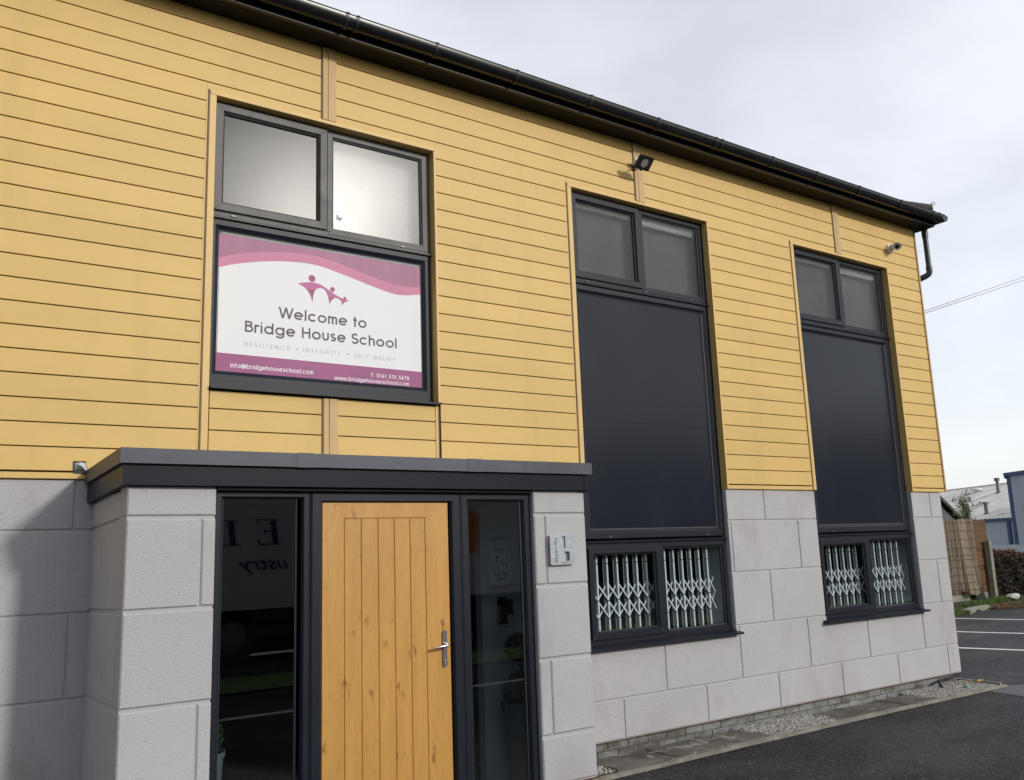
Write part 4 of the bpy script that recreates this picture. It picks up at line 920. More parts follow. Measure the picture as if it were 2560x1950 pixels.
for k in range(26):
    x = random.uniform(1.862, 1.988); z = random.choice([random.uniform(-.688, -.670), random.uniform(-.69, -.665)]) if x < 1.95 else random.uniform(-.688, -.63)
    if wx0 - .004 < x < wx1 + .004 and wz0 - .004 < z < wz1 + .004: continue
    r = random.uniform(.003, .007); mb.add([(x + r * random.uniform(.4, 1.2) * math.cos(i), NY - .0004 - .00002 * k, z + r * .8 * random.uniform(.4, 1.2) * math.sin(i)) for i in range(6)], [tuple(range(6))])
npb(mb, 'stain', m_rust)

# ================================================================== FLOODLIGHT AND CCTV
FL = empty('floodlight', 'slim black floodlight tilted down on the batten under the eaves', 'floodlight', (3.76, -.02, 3.08))
def flb(mb, nm, m, smooth=False): o = mb.build(nm, m, FL, smooth); o.location = -Vector(FL.location); return o
ax = Vector((1, 0, 0)); pb = Vector((3.66, -.150, 3.048)); pt_ = Vector((3.66, -.245, 3.140)); vv = (pt_ - pb).normalized(); nn = ax.cross(vv).normalized()
if nn.y > 0: nn = -nn
LW, LH = .180, (pt_ - pb).length + .008
def fl(u, v, w): return pb + ax * u + vv * v + nn * w
mb = MB(); c = .012
pr = [(c, 0), (LW - c, 0), (LW, c), (LW, LH - c), (LW - c, LH), (c, LH), (0, LH - c), (0, c)]
mb.add([fl(u, v, 0) for u, v in pr] + [fl(u, v, -.022) for u, v in pr], [tuple(range(8)), tuple(range(15, 7, -1))] + [(i, (i + 1) % 8, (i + 1) % 8 + 8, i + 8) for i in range(8)])
flb(mb, 'lamp_body', m_black)
mb = MB(); mb.add([fl(LW / 2 + .042 * math.cos(i * math.pi / 14), LH / 2 + .042 * math.sin(i * math.pi / 14), .0015) for i in range(28)], [tuple(range(28))]); flb(mb, 'lens', m_lens)
mb = MB(); a_ = fl(LW * .3, LH * .6, -.02); mb.tube([a_, Vector((3.78, -.06, 3.14)), Vector((3.79, -.02, 3.13))], .006, 8)
mb.box(3.77, 3.81, -.03, -.012, 3.11, 3.15); flb(mb, 'bracket', m_black)
mb = MB(); mb.tube([(3.79, -.012, 3.165), (3.76, -.10, 3.185)], .022, 14); flb(mb, 'junction_box', m_white, True)
mb = MB(); mb.tube([fl(LW * .5, 0, -.01), fl(LW * .5, -.012, -.01)], .012, 8); flb(mb, 'sensor', m_black)
CC = empty('security_camera', 'small white bullet camera on the boarding near the building corner', 'security camera', (8.17, 0, 3.04))
def ccb(mb, nm, m, smooth=True): o = mb.build(nm, m, CC, smooth); o.location = -Vector(CC.location); return o
mb = MB(); mb.tube([(8.14, -.0005, 3.03), (8.14, -.026, 3.03), (8.14, -.032, 3.03)], [.062, .062, .048], 24); ccb(mb, 'wall_mount', m_white)
mb = MB(); mb.tube([(8.15, -.02, 3.035), (8.15, -.05, 3.03), (8.18, -.07, 3.055)], .024, 12); ccb(mb, 'arm', m_white)
b0 = Vector((8.215, -.062, 3.066)); b1 = Vector((8.10, -.138, 3.014)); dd = (b1 - b0).normalized()
mb = MB(); mb.tube([b0, b0 + dd * .008, b1], [.034, .046, .046], 20); ccb(mb, 'camera_body', m_white)
mb = MB(); mb.tube([b1 - dd * .002, b1 + dd * .003], .027, 20); ccb(mb, 'lens', m_black)
mb = MB(); s_ = dd.cross(Vector((0, 0, 1))).normalized(); u_ = s_.cross(dd)
A1 = []; A2 = []
for i in range(13):
    t = R(-20 + 220 * i / 12); v = s_ * math.cos(t) + u_ * math.sin(t); A1.append(v * .050); A2.append(v * .055)
n = 13; vs = [b0 + dd * .01 + v for v in A1] + [b1 + dd * .022 + v for v in A1] + [b0 + dd * .01 + v for v in A2] + [b1 + dd * .022 + v for v in A2]
fs = [(i, i + 1, n + i + 1, n + i) for i in range(n - 1)] + [(2 * n + i, 2 * n + i + 1, 3 * n + i + 1, 3 * n + i) for i in range(n - 1)] + [(n + i, n + i + 1, 3 * n + i + 1, 3 * n + i) for i in range(n - 1)] + [(0, n, 3 * n, 2 * n), (n - 1, 2 * n - 1, 4 * n - 1, 3 * n - 1)]
mb.add(vs, fs); ccb(mb, 'sun_shield', m_white)

# ================================================================== WALL FOOT: slabs, hose, cap, leaves
def slab(x0, x1, lab, dz=0):
    mb = MB(); mb.cbox(0, 0, 0, 0, 0, 0, 0); mb = MB()
    a = [(x0, -.402), (x1, -.398), (x1 + .0, -.02), (x0, -.02)]
    zt = GZ + .030 + dz; c = .006
    vs = [(p[0], p[1], GZ - .02) for p in a] + [(p[0], p[1], zt - c) for p in a] + [(p[0] + (c if p[0] == x0 else -c), p[1] + (c if p[1] < -.2 else -c), zt + random.uniform(-.002, .002)) for p in a]
    mb.add(vs, [(8, 9, 10, 11)] + [(i, (i + 1) % 4, (i + 1) % 4 + 4, i + 4) for i in range(4)] + [(i + 4, (i + 1) % 4 + 4, (i + 1) % 4 + 8, i + 8) for i in range(4)])
    tag(mb.build('paving_slab', m_slab), lab, 'paving slab', 'paving slabs along the wall foot')
slab(2.815, 3.44, 'stained paving slab beside the porch pillar, nearest the viewer'); slab(3.446, 4.06, 'stained paving slab second from the porch, between two others', .003); slab(4.066, 4.69, 'brown stained paving slab ending at the middle gravel patch')
slab(5.662, 6.24, 'paving slab starting just past the middle gravel patch'); slab(6.246, 6.83, 'paving slab in the middle of the far slab run', -.002); slab(6.836, 7.42, 'paving slab ending at the far gravel by the corner')
mb = MB(); mb.tube([(8.62, .035, -2.225), (8.45, .0, -2.232), (8.22, -.0, -2.235), (8.08, -.03, -2.245), (8.02, -.07, -2.275), (8.03, -.11, -2.315), (8.06, -.13, -2.345)], .016, 10)
tag(mb.build('hose', m_rubber, smooth=True), 'short black hose looping from the wall foot into the gravel', 'hose')
mb = MB(); mb.tube([(8.22, -.27, GZ), (8.22, -.27, GZ + .045), (8.22, -.27, GZ + .06)], [.035, .033, .02], 14)
tag(mb.build('drain_plug', mat('green_plastic', (.12, .27, .19), .5, var=.1), smooth=True), 'small green plastic cap in the gravel near the corner', 'cap')
for (x, y, s, lab, m) in ((8.63, -.22, .055, 'yellow leaf on the gravel at the building corner', m_leafy), (8.5, -.17, .05, 'brown leaf lying against the yellow leaf', m_leafb)):
    mb = MB(); mb.add([(x - s, y, GZ + .05), (x - s * .3, y - s * .7, GZ + .07), (x + s * .6, y - s * .5, GZ + .085), (x + s, y, GZ + .06), (x + s * .5, y + s * .6, GZ + .075), (x - s * .4, y + s * .6, GZ + .055), (x, y, GZ + .06)],
                      [(0, 1, 6), (1, 2, 6), (2, 3, 6), (3, 4, 6), (4, 5, 6), (5, 0, 6)])
    tag(mb.build('fallen_leaf', m), lab, 'leaf')
mb = MB()
for _ in range(60):
    x = random.uniform(3.1, 3.35); y = -.47 + random.gauss(0, .012); a = random.random() * 6.28; h = random.uniform(.005, .015)
    mb.add([(x, y, GZ + .028), (x + .006 * math.cos(a), y + .006 * math.sin(a), GZ + .03), (x + .008 * math.cos(a + .5), y + .008 * math.sin(a + .5), GZ + .03 + h)], [(0, 1, 2)])
tag(mb.build('moss', m_grass, fixn=False), 'small green moss tuft on the edging', 'moss', kind='stuff')

# ================================================================== BACKGROUND: fence, hedge, sapling
def blades(mb, cx, cy, rx, ry, cnt, h, z=GZ + .03):
    for _ in range(cnt):
        a = random.random() * 6.283; r = math.sqrt(random.random()); x = cx + rx * r * math.cos(a); y = cy + ry * r * math.sin(a); hh = h * random.uniform(.4, 1.1) * (1.1 - .6 * r)
        b = random.random() * 6.283; w = .010; lx, ly = random.gauss(0, .35) * hh, random.gauss(0, .35) * hh
        mb.add([(x - w * math.cos(b), y - w * math.sin(b), z), (x + w * math.cos(b), y + w * math.sin(b), z), (x + lx, y + ly, z + hh)], [(0, 1, 2)])
mb = MB()
for cx, cy, rx, ry, cnt, h in ((17.6, 5.1, .5, .25, 420, .14), (19.9, 5.9, .45, .22, 500, .20), (21.8, 6.15, 1.3, .3, 1500, .17), (23.5, 5.6, 1.5, .5, 1600, .2), (22.3, 5.2, 1.8, .4, 1300, .10), (25.5, 5.5, 2.0, .7, 1400, .22), (18.7, 6.2, 1.2, .4, 500, .1)):
    blades(mb, cx, cy, rx, ry, cnt, h)
tag(mb.build('grass', m_grass, fixn=False), 'rough green grass tufts at the foot of the fence and hedge', 'grass', kind='stuff')
mb = MB()
for _ in range(900):
    x = random.uniform(19.3, 25); y = random.uniform(4.75, 5.7) - (x - 19.3) * .06; s = random.uniform(.02, .045); a = random.random() * 6.28; z = GZ + .04 + random.random() * .02
    mb.add([(x - s * math.cos(a), y - s * math.sin(a), z), (x + s * .5 * math.sin(a), y - s * .5 * math.cos(a), z + .012), (x + s * math.cos(a), y + s * math.sin(a), z), (x - s * .5 * math.sin(a), y + s * .5 * math.cos(a), z + .015)], [(0, 1, 2, 3)])
tag(mb.build('leaf_litter', m_leafb, fixn=False), 'orange brown fallen leaves along the verge edge', 'leaf litter', kind='stuff')
for i, (a, b, lab) in enumerate(((Vector((17.95, 5.03)), Vector((18.66, 5.27)), 'loose grey kerbstone nearest the building corner'), (Vector((18.70, 5.30)), Vector((19.5, 5.36)), 'loose grey kerbstone further along the verge edge'))):
    mb = MB(); d = (b - a).normalized(); nx = Vector((-d.y, d.x)) * .075
    base = [a - nx, b - nx, b + nx, a + nx]; c = .02
    mb.add([(p.x, p.y, GZ - .02) for p in base] + [(p.x, p.y, GZ + .08) for p in base] + [((p.x - (a.x + b.x) / 2) * .96 + (a.x + b.x) / 2, (p.y - (a.y + b.y) / 2) * .92 + (a.y + b.y) / 2, GZ + .10) for p in base],
           [(8, 9, 10, 11)] + [(k, (k + 1) % 4, (k + 1) % 4 + 4, k + 4) for k in range(4)] + [(k + 4, (k + 1) % 4 + 4, (k + 1) % 4 + 8, k + 8) for k in range(4)])
    tag(mb.build('kerbstone', m_conc), lab, 'kerbstone', 'kerbstones on the far verge')
mb = MB(); v = []
for k in range(24):
    a = k * 2.4; z = -1 + 2 * (k + .5) / 24; r = math.sqrt(1 - z * z); q = random.uniform(.75, 1.1); v.append((22.05 + .30 * r * math.cos(a) * q, 6.0 + .14 * r * math.sin(a) * q, GZ + .13 + .10 * z * q))
bm = bmesh.new(); bv = [bm.verts.new(p) for p in v]; bmesh.ops.convex_hull(bm, input=bv); me = bpy.data.meshes.new('stone'); bm.to_mesh(me); bm.free()
o = bpy.data.objects.new('broken_slab', me); COL.objects.link(o); me.materials.append(mat('pale_rubble', (.55, .53, .50), .8, var=.15, vscale=6)); tag(o, 'pale broken lump of rubble in the grass by the hedge', 'rubble')
# reed screen roll
RS = empty('reed_screen', 'weathered reed screen hanging over the fence beside the building corner', 'screen', (21.3, 6.9, GZ + .2))
def rsb(mb, nm, m, **k): o = mb.build(nm, m, RS, **k); o.location = -Vector(RS.location); return o
mb = MB(); x = 19.9
def bulge(x, z):   # the right half bellies out towards its foot
    t = min(max((x - 21.15) / .95, 0), 1); zz = min(max((-.2 - z) / 1.9, 0), 1)
    return 6.86 - .16 * math.sin(math.pi * t) * (zz ** 1.5) if x > 21.15 else 6.88
while x < 22.12:
    w = random.uniform(.007, .013); top = -.17 + random.uniform(-.03, .03); bot = (-2.08 + random.uniform(-.04, .03)) if x < 21.15 else -2.02 - .12 * math.sin(math.pi * min((x - 21.15) / .95, 1)) + random.uniform(-.015, .015)
    n = 5; sk = random.gauss(0, .004)
    vs = []
    for k in range(n + 1):
        z = top + (bot - top) * k / n; y = bulge(x, z) + random.uniform(-.008, .008)
        vs += [(x - w + sk * k, y + .006, z), (x + sk * k, y - w, z), (x + w + sk * k, y + .006, z)]
    mb.add(vs, [(3 * k, 3 * k + 1, 3 * k + 4, 3 * k + 3) for k in range(n)] + [(3 * k + 1, 3 * k + 2, 3 * k + 5, 3 * k + 4) for k in range(n)])
    x += w * 1.7
rsb(mb, 'reeds', m_reed, fixn=False)
mb = MB()
for z in (-.25, -.47, -.70, -.92, -1.11, -1.22, -1.42, -1.62, -1.82, -2.0):
    pts = [(19.9 + i * .1, bulge(19.9 + i * .1, z) - .018, z + .012 * math.sin(i * 1.3)) for i in range(23)]; mb.tube(pts, .0055, 5)
rsb(mb, 'wire', m_wire)
# wooden fence
FN = empty('timber_fence', 'brown horizontal board fence panel behind the reed screen', 'fence', (21.5, 7.02, GZ))
def fnb(mb, nm, m): o = mb.build(nm, m, FN); o.location = -Vector(FN.location); return o
mb = MB(); z = -2.12
k = 0
while z < -.2:
    h = random.choice([.12, .17, .21, .14]); top = min(z + h, -.17); mb.cbox(18.6, 22.93 if z < -.9 else 22.95, 6.93 + .012 * (k % 2) + random.uniform(0, .006), 6.97, z, top - .006, .004); z = top; k += 1
fnb(mb, 'boards', m_wood)
mb = MB(); mb.box(18.6, 22.9, 6.94, 6.99, GZ - .05, -2.125); fnb(mb, 'gravel_board', m_conc)
mb = MB(); mb.prism([(22.66, 6.76), (22.80, 6.76), (22.80, 6.90), (22.66, 6.90)], 'z', GZ - .05, -.79); mb.prism([(22.66, 6.76), (22.80, 6.76), (22.78, 6.88), (22.68, 6.88)], 'z', -.7899, -.75)
fnb(mb, 'fence_post', m_conc)
mb = MB(); mb.box(22.36, 22.48, 7.08, 7.2, GZ, .27); tag(mb.build('dark_post', m_black), 'dark post rising behind the reed screen among sapling leaves', 'post')
# tarp-like dark bag at the foot of the screen
mb = MB(); mb.prism([(21.9, -2.08), (22.14, -1.98), (22.18, -2.2), (22.3, -2.30), (21.8, -2.32), (21.7, -2.15)], 'y', 6.80, 6.91)
tag(mb.build('black_sheet', m_black), 'black plastic sheet sagging below the reed screen', 'sheet')
# hedge
HG = empty('hedge', 'dark brown clipped hedge with reddish top right of the concrete post', 'hedge', (25.0, 7.2, GZ))
def hgb(mb, nm, m): o = mb.build(nm, m, HG, fixn=False); o.location = -Vector(HG.location); return o
def hz(x): return -1.06 - .075 * (x - 23) + .05 * math.sin(x * 5) + .03 * math.sin(x * 13)
mb = MB(); mt = MB(); tw = MB()
for _ in range(26000):
    x = random.uniform(22.95, 29.5); top = hz(x); z = random.uniform(GZ + .02, top + .05); f = random.random() ** 2.2; y = 6.9 + f * .5 + random.gauss(0, .03) + .05 * math.sin(x * 7 + z * 5)
    if random.random() < .18: z = top + random.gauss(0, .035); y = random.uniform(6.9, 7.7)
    s = random.uniform(.018, .042); a = Vector((random.gauss(0, 1), random.gauss(0, 1), random.gauss(0, 1))).normalized() * s; b = a.orthogonal().normalized() * s * .6; v = Vector((x, y, z))
    (mt if (z > top - .10 and random.random() < .85) else mb).add([v - a, v + b, v + a, v - b], [(0, 1, 2, 3)])
for _ in range(500):
    x = random.uniform(23, 29); z0_ = random.uniform(GZ, -1.4); tw.tube([(x, 7.1, z0_), (x + random.gauss(0, .15), random.uniform(6.86, 7.0), min(z0_ + random.uniform(.3, .9), hz(x) + .08))], .005, 3, False)
mb.box(23.1, 29.4, 7.15, 7.6, GZ, -1.35)
hgb(mb, 'foliage', m_hedge); hgb(mt, 'red_top_foliage', m_hedget); hgb(tw, 'twigs', m_twig)
# sapling
SP = empty('sapling', 'thin leafy sapling growing up beside the dark post behind the screen', 'sapling', (22.2, 7.3, GZ))
def spb(mb, nm, m, **k): o = mb.build(nm, m, SP, **k); o.location = -Vector(SP.location); return o
mb = MB(); ml = MB()
root = Vector((22.3, 7.25, GZ)); tw_ = [(22.3, 7.25, -.2)]
mb.tube([root, (22.28, 7.24, -1.2), (22.32, 7.22, -.2), (22.35, 7.2, .3)], [.03, .025, .018, .01], 6)
ends = [(21.62, .37), (21.74, .28), (21.95, .42), (22.1, .38), (21.72, .10), (21.8, .0), (21.95, .05), (22.05, .20), (22.2, .22), (22.15, .05), (22.42, .55), (22.36, .42), (22.58, .36), (22.72, .26), (22.83, .22), (22.60, .12), (22.52, .18), (21.98, -.03), (22.22, -.1), (22.3, .32), (22.15, .3), (22.48, -.12), (22.7, -.22), (22.9, -.33), (22.3, .0)]
for (ex, ez) in ends:
    e = Vector((ex, 7.1 + random.gauss(0, .08), ez)); s0 = Vector((22.33, 7.2, ez - abs(ex - 22.33) * .6 - .05)); mid = (s0 + e) / 2 + Vector((0, 0, -.04)); mb.tube([s0, mid, e], [.006, .005, .003], 5, False)
    for _ in range(26):
        v = (e if random.random() < .8 else mid) + Vector((random.gauss(0, .055), random.gauss(0, .05), random.gauss(0, .045))); s = random.uniform(.018, .036)
        a = Vector((random.gauss(0, 1), random.gauss(0, .6), random.gauss(0, 1))).normalized() * s; b = a.cross(Vector((0, 1, .3))).normalized() * s * .7
        ml.add([v - a, v + b, v + a, v - b], [(0, 1, 2, 3)])
spb(mb, 'branches', m_twig, fixn=False); spb(ml, 'leaves', m_leafg, fixn=False)
mb = MB()
mt_ = Vector((23.62, 7.4, -.62))
for _ in range(60):
    v = mt_ + Vector((random.gauss(0, .12), random.gauss(0, .06), random.gauss(0, .06))); s = random.uniform(.02, .04); a = Vector((random.gauss(0, 1), random.gauss(0, 1), random.gauss(0, 1))).normalized() * s; b = a.orthogonal().normalized() * s * .6
    mb.add([v - a, v + b, v + a, v - b], [(0, 1, 2, 3)])
BU = empty('shrub', 'yellow green shrub sprig showing above the concrete post', 'shrub', (23.6, 7.4, GZ))
o = mb.build('leaves', m_leafl, BU, fixn=False); o.location = -Vector(BU.location)
mb = MB(); mb.tube([(23.5, 7.4, GZ), (23.55, 7.42, -1.2), (23.62, 7.4, -.6)], .01, 5); o = mb.build('stem', m_twig, BU); o.location = -Vector(BU.location)
# shed roof behind the screen
SH = empty('shed', 'grey shed with a dark sloping roof edge behind the reed screen', 'shed', (25.0, 9.6, GZ))
def shb(mb, nm, m): o = mb.build(nm, m, SH); o.location = -Vector(SH.location); return o
mb = MB(); mb.prism([(23.2, GZ), (26.15, GZ), (26.15, -.12), (24.6, .93), (23.2, -.02)], 'y', 9.55, 12.5); shb(mb, 'wall', m_tarp)
mb = MB(); mb.prism([(24.6, 1.05), (26.45, -.10), (26.42, -.02 - .16), (24.6, .92)], 'y', 9.4, 12.6); mb.prism([(24.6, 1.05), (24.6, .92), (22.8, -.2), (22.8, -.07)], 'y', 9.4, 12.6); shb(mb, 'roof', m_black)
# ---------------------------------------------------------------- industrial buildings
O = Vector((69.326, 30.186, 0)); dr = Vector((.4848, .8746, 0)); dn = Vector((.8746, -.4848, 0))
def I(s, n, z): return O + dr * s + dn * n + Vector((0, 0, z))
def ibox(mb, s0, s1, n0, n1, z0, z1):
    v = [I(s, n, z) for s in (s0, s1) for n in (n0, n1) for z in (z0, z1)]
    mb.add(v, [(0, 1, 3, 2), (4, 6, 7, 5), (0, 4, 5, 1), (2, 3, 7, 6), (0, 2, 6, 4), (1, 5, 7, 3)])
def ribbed(mb, s0, s1, n, z0, z1, pitch=.22, dep=.035):
    s = s0
    while s < s1 - 1e-6:
        e = min(s + pitch, s1); a = s + (e - s) * .55; b = s + (e - s) * .65; c_ = s + (e - s) * .9
        q = [(s, 0), (a, 0), (b, -dep), (c_, -dep), (e, 0)]
        mb.add([I(p, n + d_, z0) for p, d_ in q] + [I(p, n + d_, z1) for p, d_ in q], [(i, i + 1, i + 6, i + 5) for i in range(4)]); s = e
LB = empty('warehouse', 'low grey warehouse with pale sheet roof and two flues beyond the fence', 'warehouse', I(15, 8, GZ))
def lbb(mb, nm, m, par=None, **k):
    o = mb.build(nm, m, par or LB, **k)
    if par is None: o.location = -Vector(LB.location)
    return o
mb = MB(); ribbed(mb, -1.9, 40, .12, GZ, .45); ibox(mb, -1.9, 40, .2, 24, GZ, .4); lbb(mb, 'wall', m_clad)
mb = MB(); ibox(mb, -1.95, 40, -.05, .08, .42, .60); ibox(mb, -1.56, -1.22, -.04, .08, GZ, .42); ibox(mb, 8, 8.35, -.04, .08, GZ, .42); ibox(mb, 18, 18.35, -.04, .08, GZ, .42); lbb(mb, 'blue_trim', m_blue)
mb = MB(); s = -1.9
nseg = 150
ss = [-1.9 + 42 * i / nseg for i in range(nseg + 1)]; v = []
for i, s in enumerate(ss): d_ = .05 if i % 2 else 0; v += [I(s, -.12, .60 + d_), I(s, 12.1, 4.24 + d_), I(s, 24.3, .6 + d_)]
mb.add(v, [(3 * i, 3 * i + 1, 3 * i + 4, 3 * i + 3) for i in range(nseg)] + [(3 * i + 1, 3 * i + 2, 3 * i + 5, 3 * i + 4) for i in range(nseg)])
rf = lbb(mb, 'roof', m_roofg, fixn=False)
mb = MB()
for i in range(0, 105): mb.add([I(-1.9 + i * .4, 11.9, 4.27), I(-1.9 + i * .4 + .25, 11.9, 4.27), I(-1.9 + i * .4 + .25, 12.1, 4.38), I(-1.9 + i * .4, 12.1, 4.38), I(-1.9 + i * .4 + .25, 12.35, 4.27), I(-1.9 + i * .4, 12.35, 4.27)], [(0, 1, 2, 3), (3, 2, 4, 5)])
lbb(mb, 'ridge_cap', m_flue, rf)
def flue(s, n, h, r, cr):
    zb = .6 + 3.64 * n / 12.1; mb = MB(); mb.tube([I(s, n, zb - .1), I(s, n, zb + h * .8)], r, 10); mb.tube([I(s, n, zb + h * .8), I(s, n, zb + h)], cr, 10); mb.tube([I(s, n, zb), I(s, n, zb + .08)], r * 1.8, 10); lbb(mb, 'flue', m_flue, rf)
def rp(s, n): return I(s, n, .66 + 3.64 * n / 12.1)
# roof coordinates found where the measured sight lines meet the pitch
def hit(s_at, z_at, n_at):   # sight line through (s,n,z) on a plane parallel to the eaves, met with the roof slope
    p = I(s_at, n_at, z_at); d = p - CAM; 
    for k in range(60):
        pass
    # solve (z - .6) = .3008*n along p = CAM + t*d
    nC = (CAM - O).dot(dn); nD = d.dot(dn); zC = CAM.z; zD = d.z
    t = (.6 + .3008 * nC - zC) / (zD - .3008 * nD); q = CAM + d * t; return (q - O).dot(dr), (q - O).dot(dn)
a1 = hit(5.84, 2.86, 4.5); a2 = hit(7.83, 1.17, 4.5); a3 = hit(8.95, 3.12, 4.5); a4 = hit(6.15, 1.05, 4.5)
flue(a1[0], a1[1], 1.45, .14, .24); flue(a2[0], a2[1], 1.0, .15, .24)
mb = MB()
def sheet(s, n, ls, ln, sh=0): mb.add([rp(s - ls + sh, n - ln) + Vector((0, 0, .03)), rp(s + ls + sh, n - ln) + Vector((0, 0, .03)), rp(s + ls, n + ln) + Vector((0, 0, .03)), rp(s - ls, n + ln) + Vector((0, 0, .03))], [(0, 1, 2, 3)])
for q_ in ((a1[0] + 1.3, a1[1] - .9, .55, 1.5), (a3[0] + 1.1, a3[1] - 1.2, .35, 1.6), (a4[0], a4[1], .25, .3)): mb = MB(); sheet(*q_); lbb(mb, 'rooflight', m_rooflight, rf)
mb = MB(); c_ = rp(*a3); mb.tube([c_ - Vector((0, 0, .2)), c_ + Vector((0, 0, .2))], .28, 10); mb.tube([c_ + Vector((0, 0, .2)), c_ + Vector((0, 0, .36)), c_ + Vector((0, 0, .42))], [.62, .60, .2], 14); lbb(mb, 'roof_vent', m_rooflight, rf)
HB = empty('factory', 'tall grey ribbed industrial unit with royal blue trim at the photo edge', 'factory', I(-8, 10, GZ))
def hbb(mb, nm, m, **k): o = mb.build(nm, m, HB, **k); o.location = -Vector(HB.location); return o
mb = MB(); ribbed(mb, -16, -2.05, -.02, GZ, 3.8, .2); ibox(mb, -16, -2.05, .05, 24, GZ, 3.78); hbb(mb, 'wall', m_clad)
mb = MB(); ibox(mb, -16.1, -1.9, -.22, .04, 3.79, 4.04); ibox(mb, -2.40, -2.04, -.10, .04, GZ, 3.79); ibox(mb, -2.03, -1.95, -.2, 24, 3.6, 4.03); ibox(mb, -16.1, -2.04, .04, 24.2, 3.79, 3.9); ibox(mb, -16.05, -15.7, -.10, .04, GZ, 3.79); hbb(mb, 'blue_trim', m_blue)
# palisade with broad pale rail
PA = empty('palisade_fence', 'pale grey palisade fence with broad top rail beyond the hedge', 'fence', (35, 12, GZ))
def pab(mb, nm, m): o = mb.build(nm, m, PA); o.location = -Vector(PA.location); return o
q0 = Vector((36.6, 15.2)); q1 = Vector((31.0, 4.6)); dq = (q1 - q0).normalized(); L_ = (q1 - q0).length; nq = Vector((-dq.y, dq.x))
def qbox(mb, a, b, o0, o1, z0, z1):
    v = []
    for t in (a, b):
        for w in (o0, o1):
            p = q0 + dq * t + nq * w
            v += [(p.x, p.y, z0), (p.x, p.y, z1)]
    mb.add(v, [(0, 1, 3, 2), (4, 6, 7, 5), (0, 4, 5, 1), (2, 3, 7, 6), (0, 2, 6, 4), (1, 5, 7, 3)])
mb = MB(); qbox(mb, 0, L_, 0, .03, -1.30, -1.03); pab(mb, 'rail', mat('pale_rail', (.66, .68, .70), .6, var=.04))
mb = MB(); t = 0
while t < L_: qbox(mb, t, t + .075, .03, .045, GZ, -1.28); t += .13
pab(mb, 'pales', m_pal)
mb = MB(); mb.add([(p[0], p[1], -1.0) for p in [(0, 0)] * 0], []) if False else None
# overhead wires
def cable(a, b, lab):
    mb = MB(); a, b = Vector(a), Vector(b); pts = [a.lerp(b, t / 12) + Vector((0, 0, -.02 * (t / 12) * (1 - t / 12))) for t in range(13)]
    mb.tube(pts, .006, 5); tag(mb.build('overhead_cable', m_cable), lab, 'cable', 'overhead cables')
cable((8.82, .70, 2.25), (30, 7.05, 8.375), 'upper of two thin overhead cables right of the building')
cable((8.82, .706, 2.225), (30, 7.068, 8.251), 'lower of two thin overhead cables right of the building')

# ================================================================== LORRY standing behind the viewer (seen mirrored in the glass)
TY = -11.5
TK = empty('lorry', 'white box lorry with navy lettering mirrored in the porch glass', 'lorry', (4.5, TY - 1.2, GZ))
def tkb(mb, nm, m, smooth=False): o = mb.build(nm, m, TK, smooth); o.location = -Vector(TK.location); return o
mb = MB(); mb.box(.6, 9.8, TY - 2.4, TY, -1.42, 1.25); tkb(mb, 'box_body', m_truckw)
mb = MB(); mb.box(-1.0, 9.7, TY - 2.3, TY - .1, -1.66, -1.425); mb.box(3.2, 6.6, TY - .25, TY - .2, -1.95, -1.70); mb.box(-.9, 9.6, TY - 1.4, TY - 1.2, -2.28, -1.662); tkb(mb, 'chassis_and_dark_skirt', m_black)  # third box is a black skirt added to darken the mirrored ground underneath
mb = MB(); mb.prism([(.5, -1.9), (-1.4, -1.9), (-1.4, -.9), (-1.1, .1), (.5, .2)], 'y', TY - 2.35, TY - .05); tkb(mb, 'cab', m_truckw)
mb = MB(); mb.prism([(-.1, -.75), (-1.25, -.75), (-1.02, 0), (-.1, .02)], 'y', TY - .049, TY - .03); tkb(mb, 'cab_window', m_gasket)
for x in (-.4, 2.9, 8.3):
    mb = MB(); mb.tube([(x, TY - .1, GZ + .47), (x, TY - .4, GZ + .47)], .47, 24); mb.cur = 1; mb.tube([(x, TY - .09, GZ + .47), (x, TY - .2, GZ + .47)], .25, 20)
    tkb(mb, 'wheel', [m_rubber, m_steeld], True)
mb = MB(); mb.prism([(7.7, .32), (7.98, .15), (7.98, -.58), (7.7, -.60)], 'y', TY + .002, TY + .006); tkb(mb, 'orange_panel', m_orange)
def serif(text, x0, z0, h, sx, shear, mname):
    cu = bpy.data.curves.new('t', 'FONT'); cu.body = text; cu.size = h / .72; cu.shear = shear; cu.extrude = .002; cu.offset = .004
    ob = bpy.data.objects.new('t', cu); COL.objects.link(ob); dg = bpy.context.evaluated_depsgraph_get(); me = bpy.data.meshes.new_from_object(ob.evaluated_get(dg))
    bpy.data.objects.remove(ob)
    w = max(v.co.x for v in me.vertices); k = sx / w
    # the lettered side faces the school (+Y), so it reads from the school; in the glass it is mirrored
    for v in me.vertices: v.co = Vector((x0 - v.co.x * k, TY + .004 + v.co.z, z0 + v.co.y))
    me.materials.append(m_navy); o = bpy.data.objects.new('lettering', me); COL.objects.link(o); o.parent = TK; o.location = -Vector(TK.location)
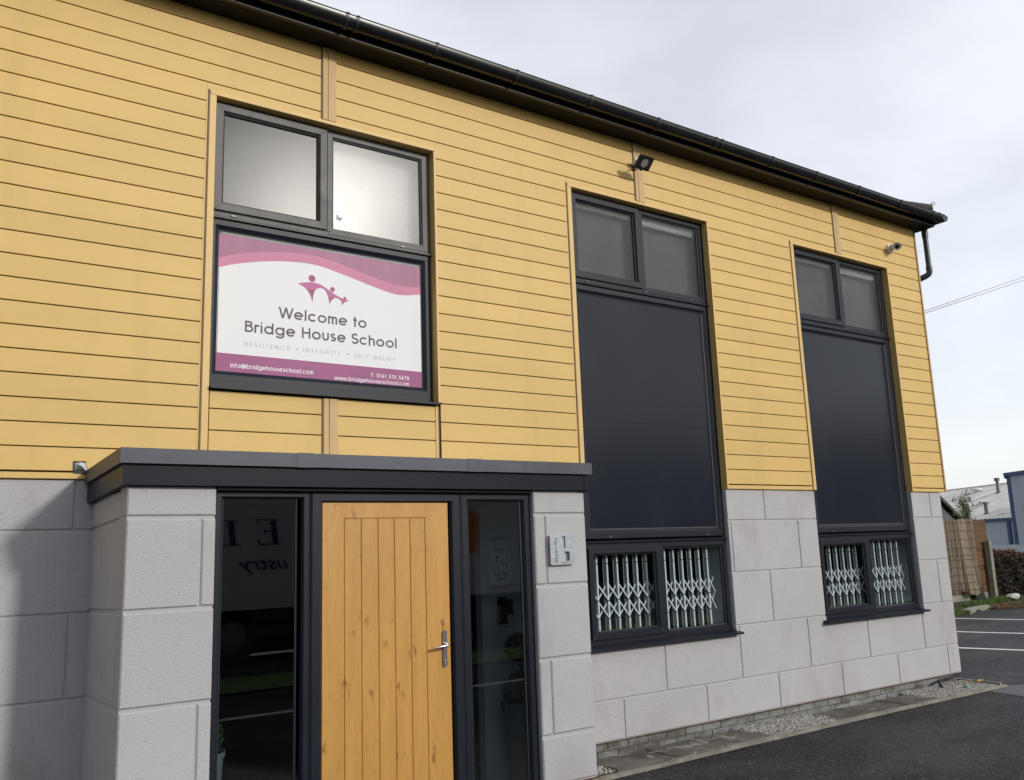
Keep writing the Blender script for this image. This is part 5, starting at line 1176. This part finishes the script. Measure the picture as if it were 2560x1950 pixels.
def slab_letter(polys, x0, w, z0, h, nm):
    mb = MB()
    for k, pg in enumerate(polys): mb.prism([(x0 - (u + .12 * v) * w, z0 + v * h) for u, v in pg], 'y', TY + .001, TY + .006 + .0005 * k)
    tkb(mb, nm, m_navy)
slab_letter([[(.0, 0), (.9, 0), (.95, .22), (.88, .22), (.78, .05), (.0, .05)], [(.13, .05), (.36, .05), (.36, .95), (.13, .95)], [(0, .95), (.9, .95), (.9, 1), (0, 1)], [(.82, .95), (.9, .95), (.9, .78), (.85, .78)], [(.36, .49), (.62, .49), (.62, .55), (.36, .55)], [(.6, .40), (.66, .40), (.66, .64), (.6, .64)]], 3.745, .47, -.31, .46, 'letter')
slab_letter([[(.0, 0), (.9, 0), (.97, .26), (.90, .26), (.78, .05), (.0, .05)], [(.16, .05), (.42, .05), (.42, .95), (.16, .95)], [(0, .95), (.6, .95), (.6, 1), (0, 1)]], 2.985, .42, -.31, .45, 'letter')
serif('ustry', 3.90, -.74, .24, .96, .35, 'u')

# ================================================================== tree belt across the road behind the viewer (mirrored in panes and panels)
mb = MB(); random.seed(11)
m_wood2 = mat('tree_belt_leaf', (.035, .042, .018), .85, island=.5)
def tb(x): return 5.6 + 4.0 * min(max((x - 18) / 20, 0), 1) + 1.5 * math.sin(x * .11) + .9 * math.sin(x * .37 + 1) + .5 * math.sin(x * 1.1)
for _ in range(16000):
    x = random.uniform(-35, 75); h = tb(x); z = GZ + random.random() ** .8 * h + random.gauss(0, .25); y = -34 + random.gauss(0, 1.2) + .8 * math.sin(x * .8 + z); sz = random.uniform(.18, .5)
    a = Vector((random.gauss(0, 1), random.gauss(0, 1), random.gauss(0, 1))).normalized() * sz; b = a.orthogonal().normalized() * sz * .7; v = Vector((x, y, z)); mb.add([v - a, v + b, v + a, v - b], [(0, 1, 2, 3)])
n_ = 110
mb.add([(-35 + i, -35.5, GZ) for i in range(n_ + 1)] + [(-35 + i, -35.5, GZ + tb(-35 + i) * .82) for i in range(n_ + 1)], [(i, i + 1, i + 2 + n_, i + 1 + n_) for i in range(n_)])
tag(mb.build('tree_belt', m_wood2, fixn=False), 'dark belt of trees across the road behind the viewer', 'trees', kind='stuff')
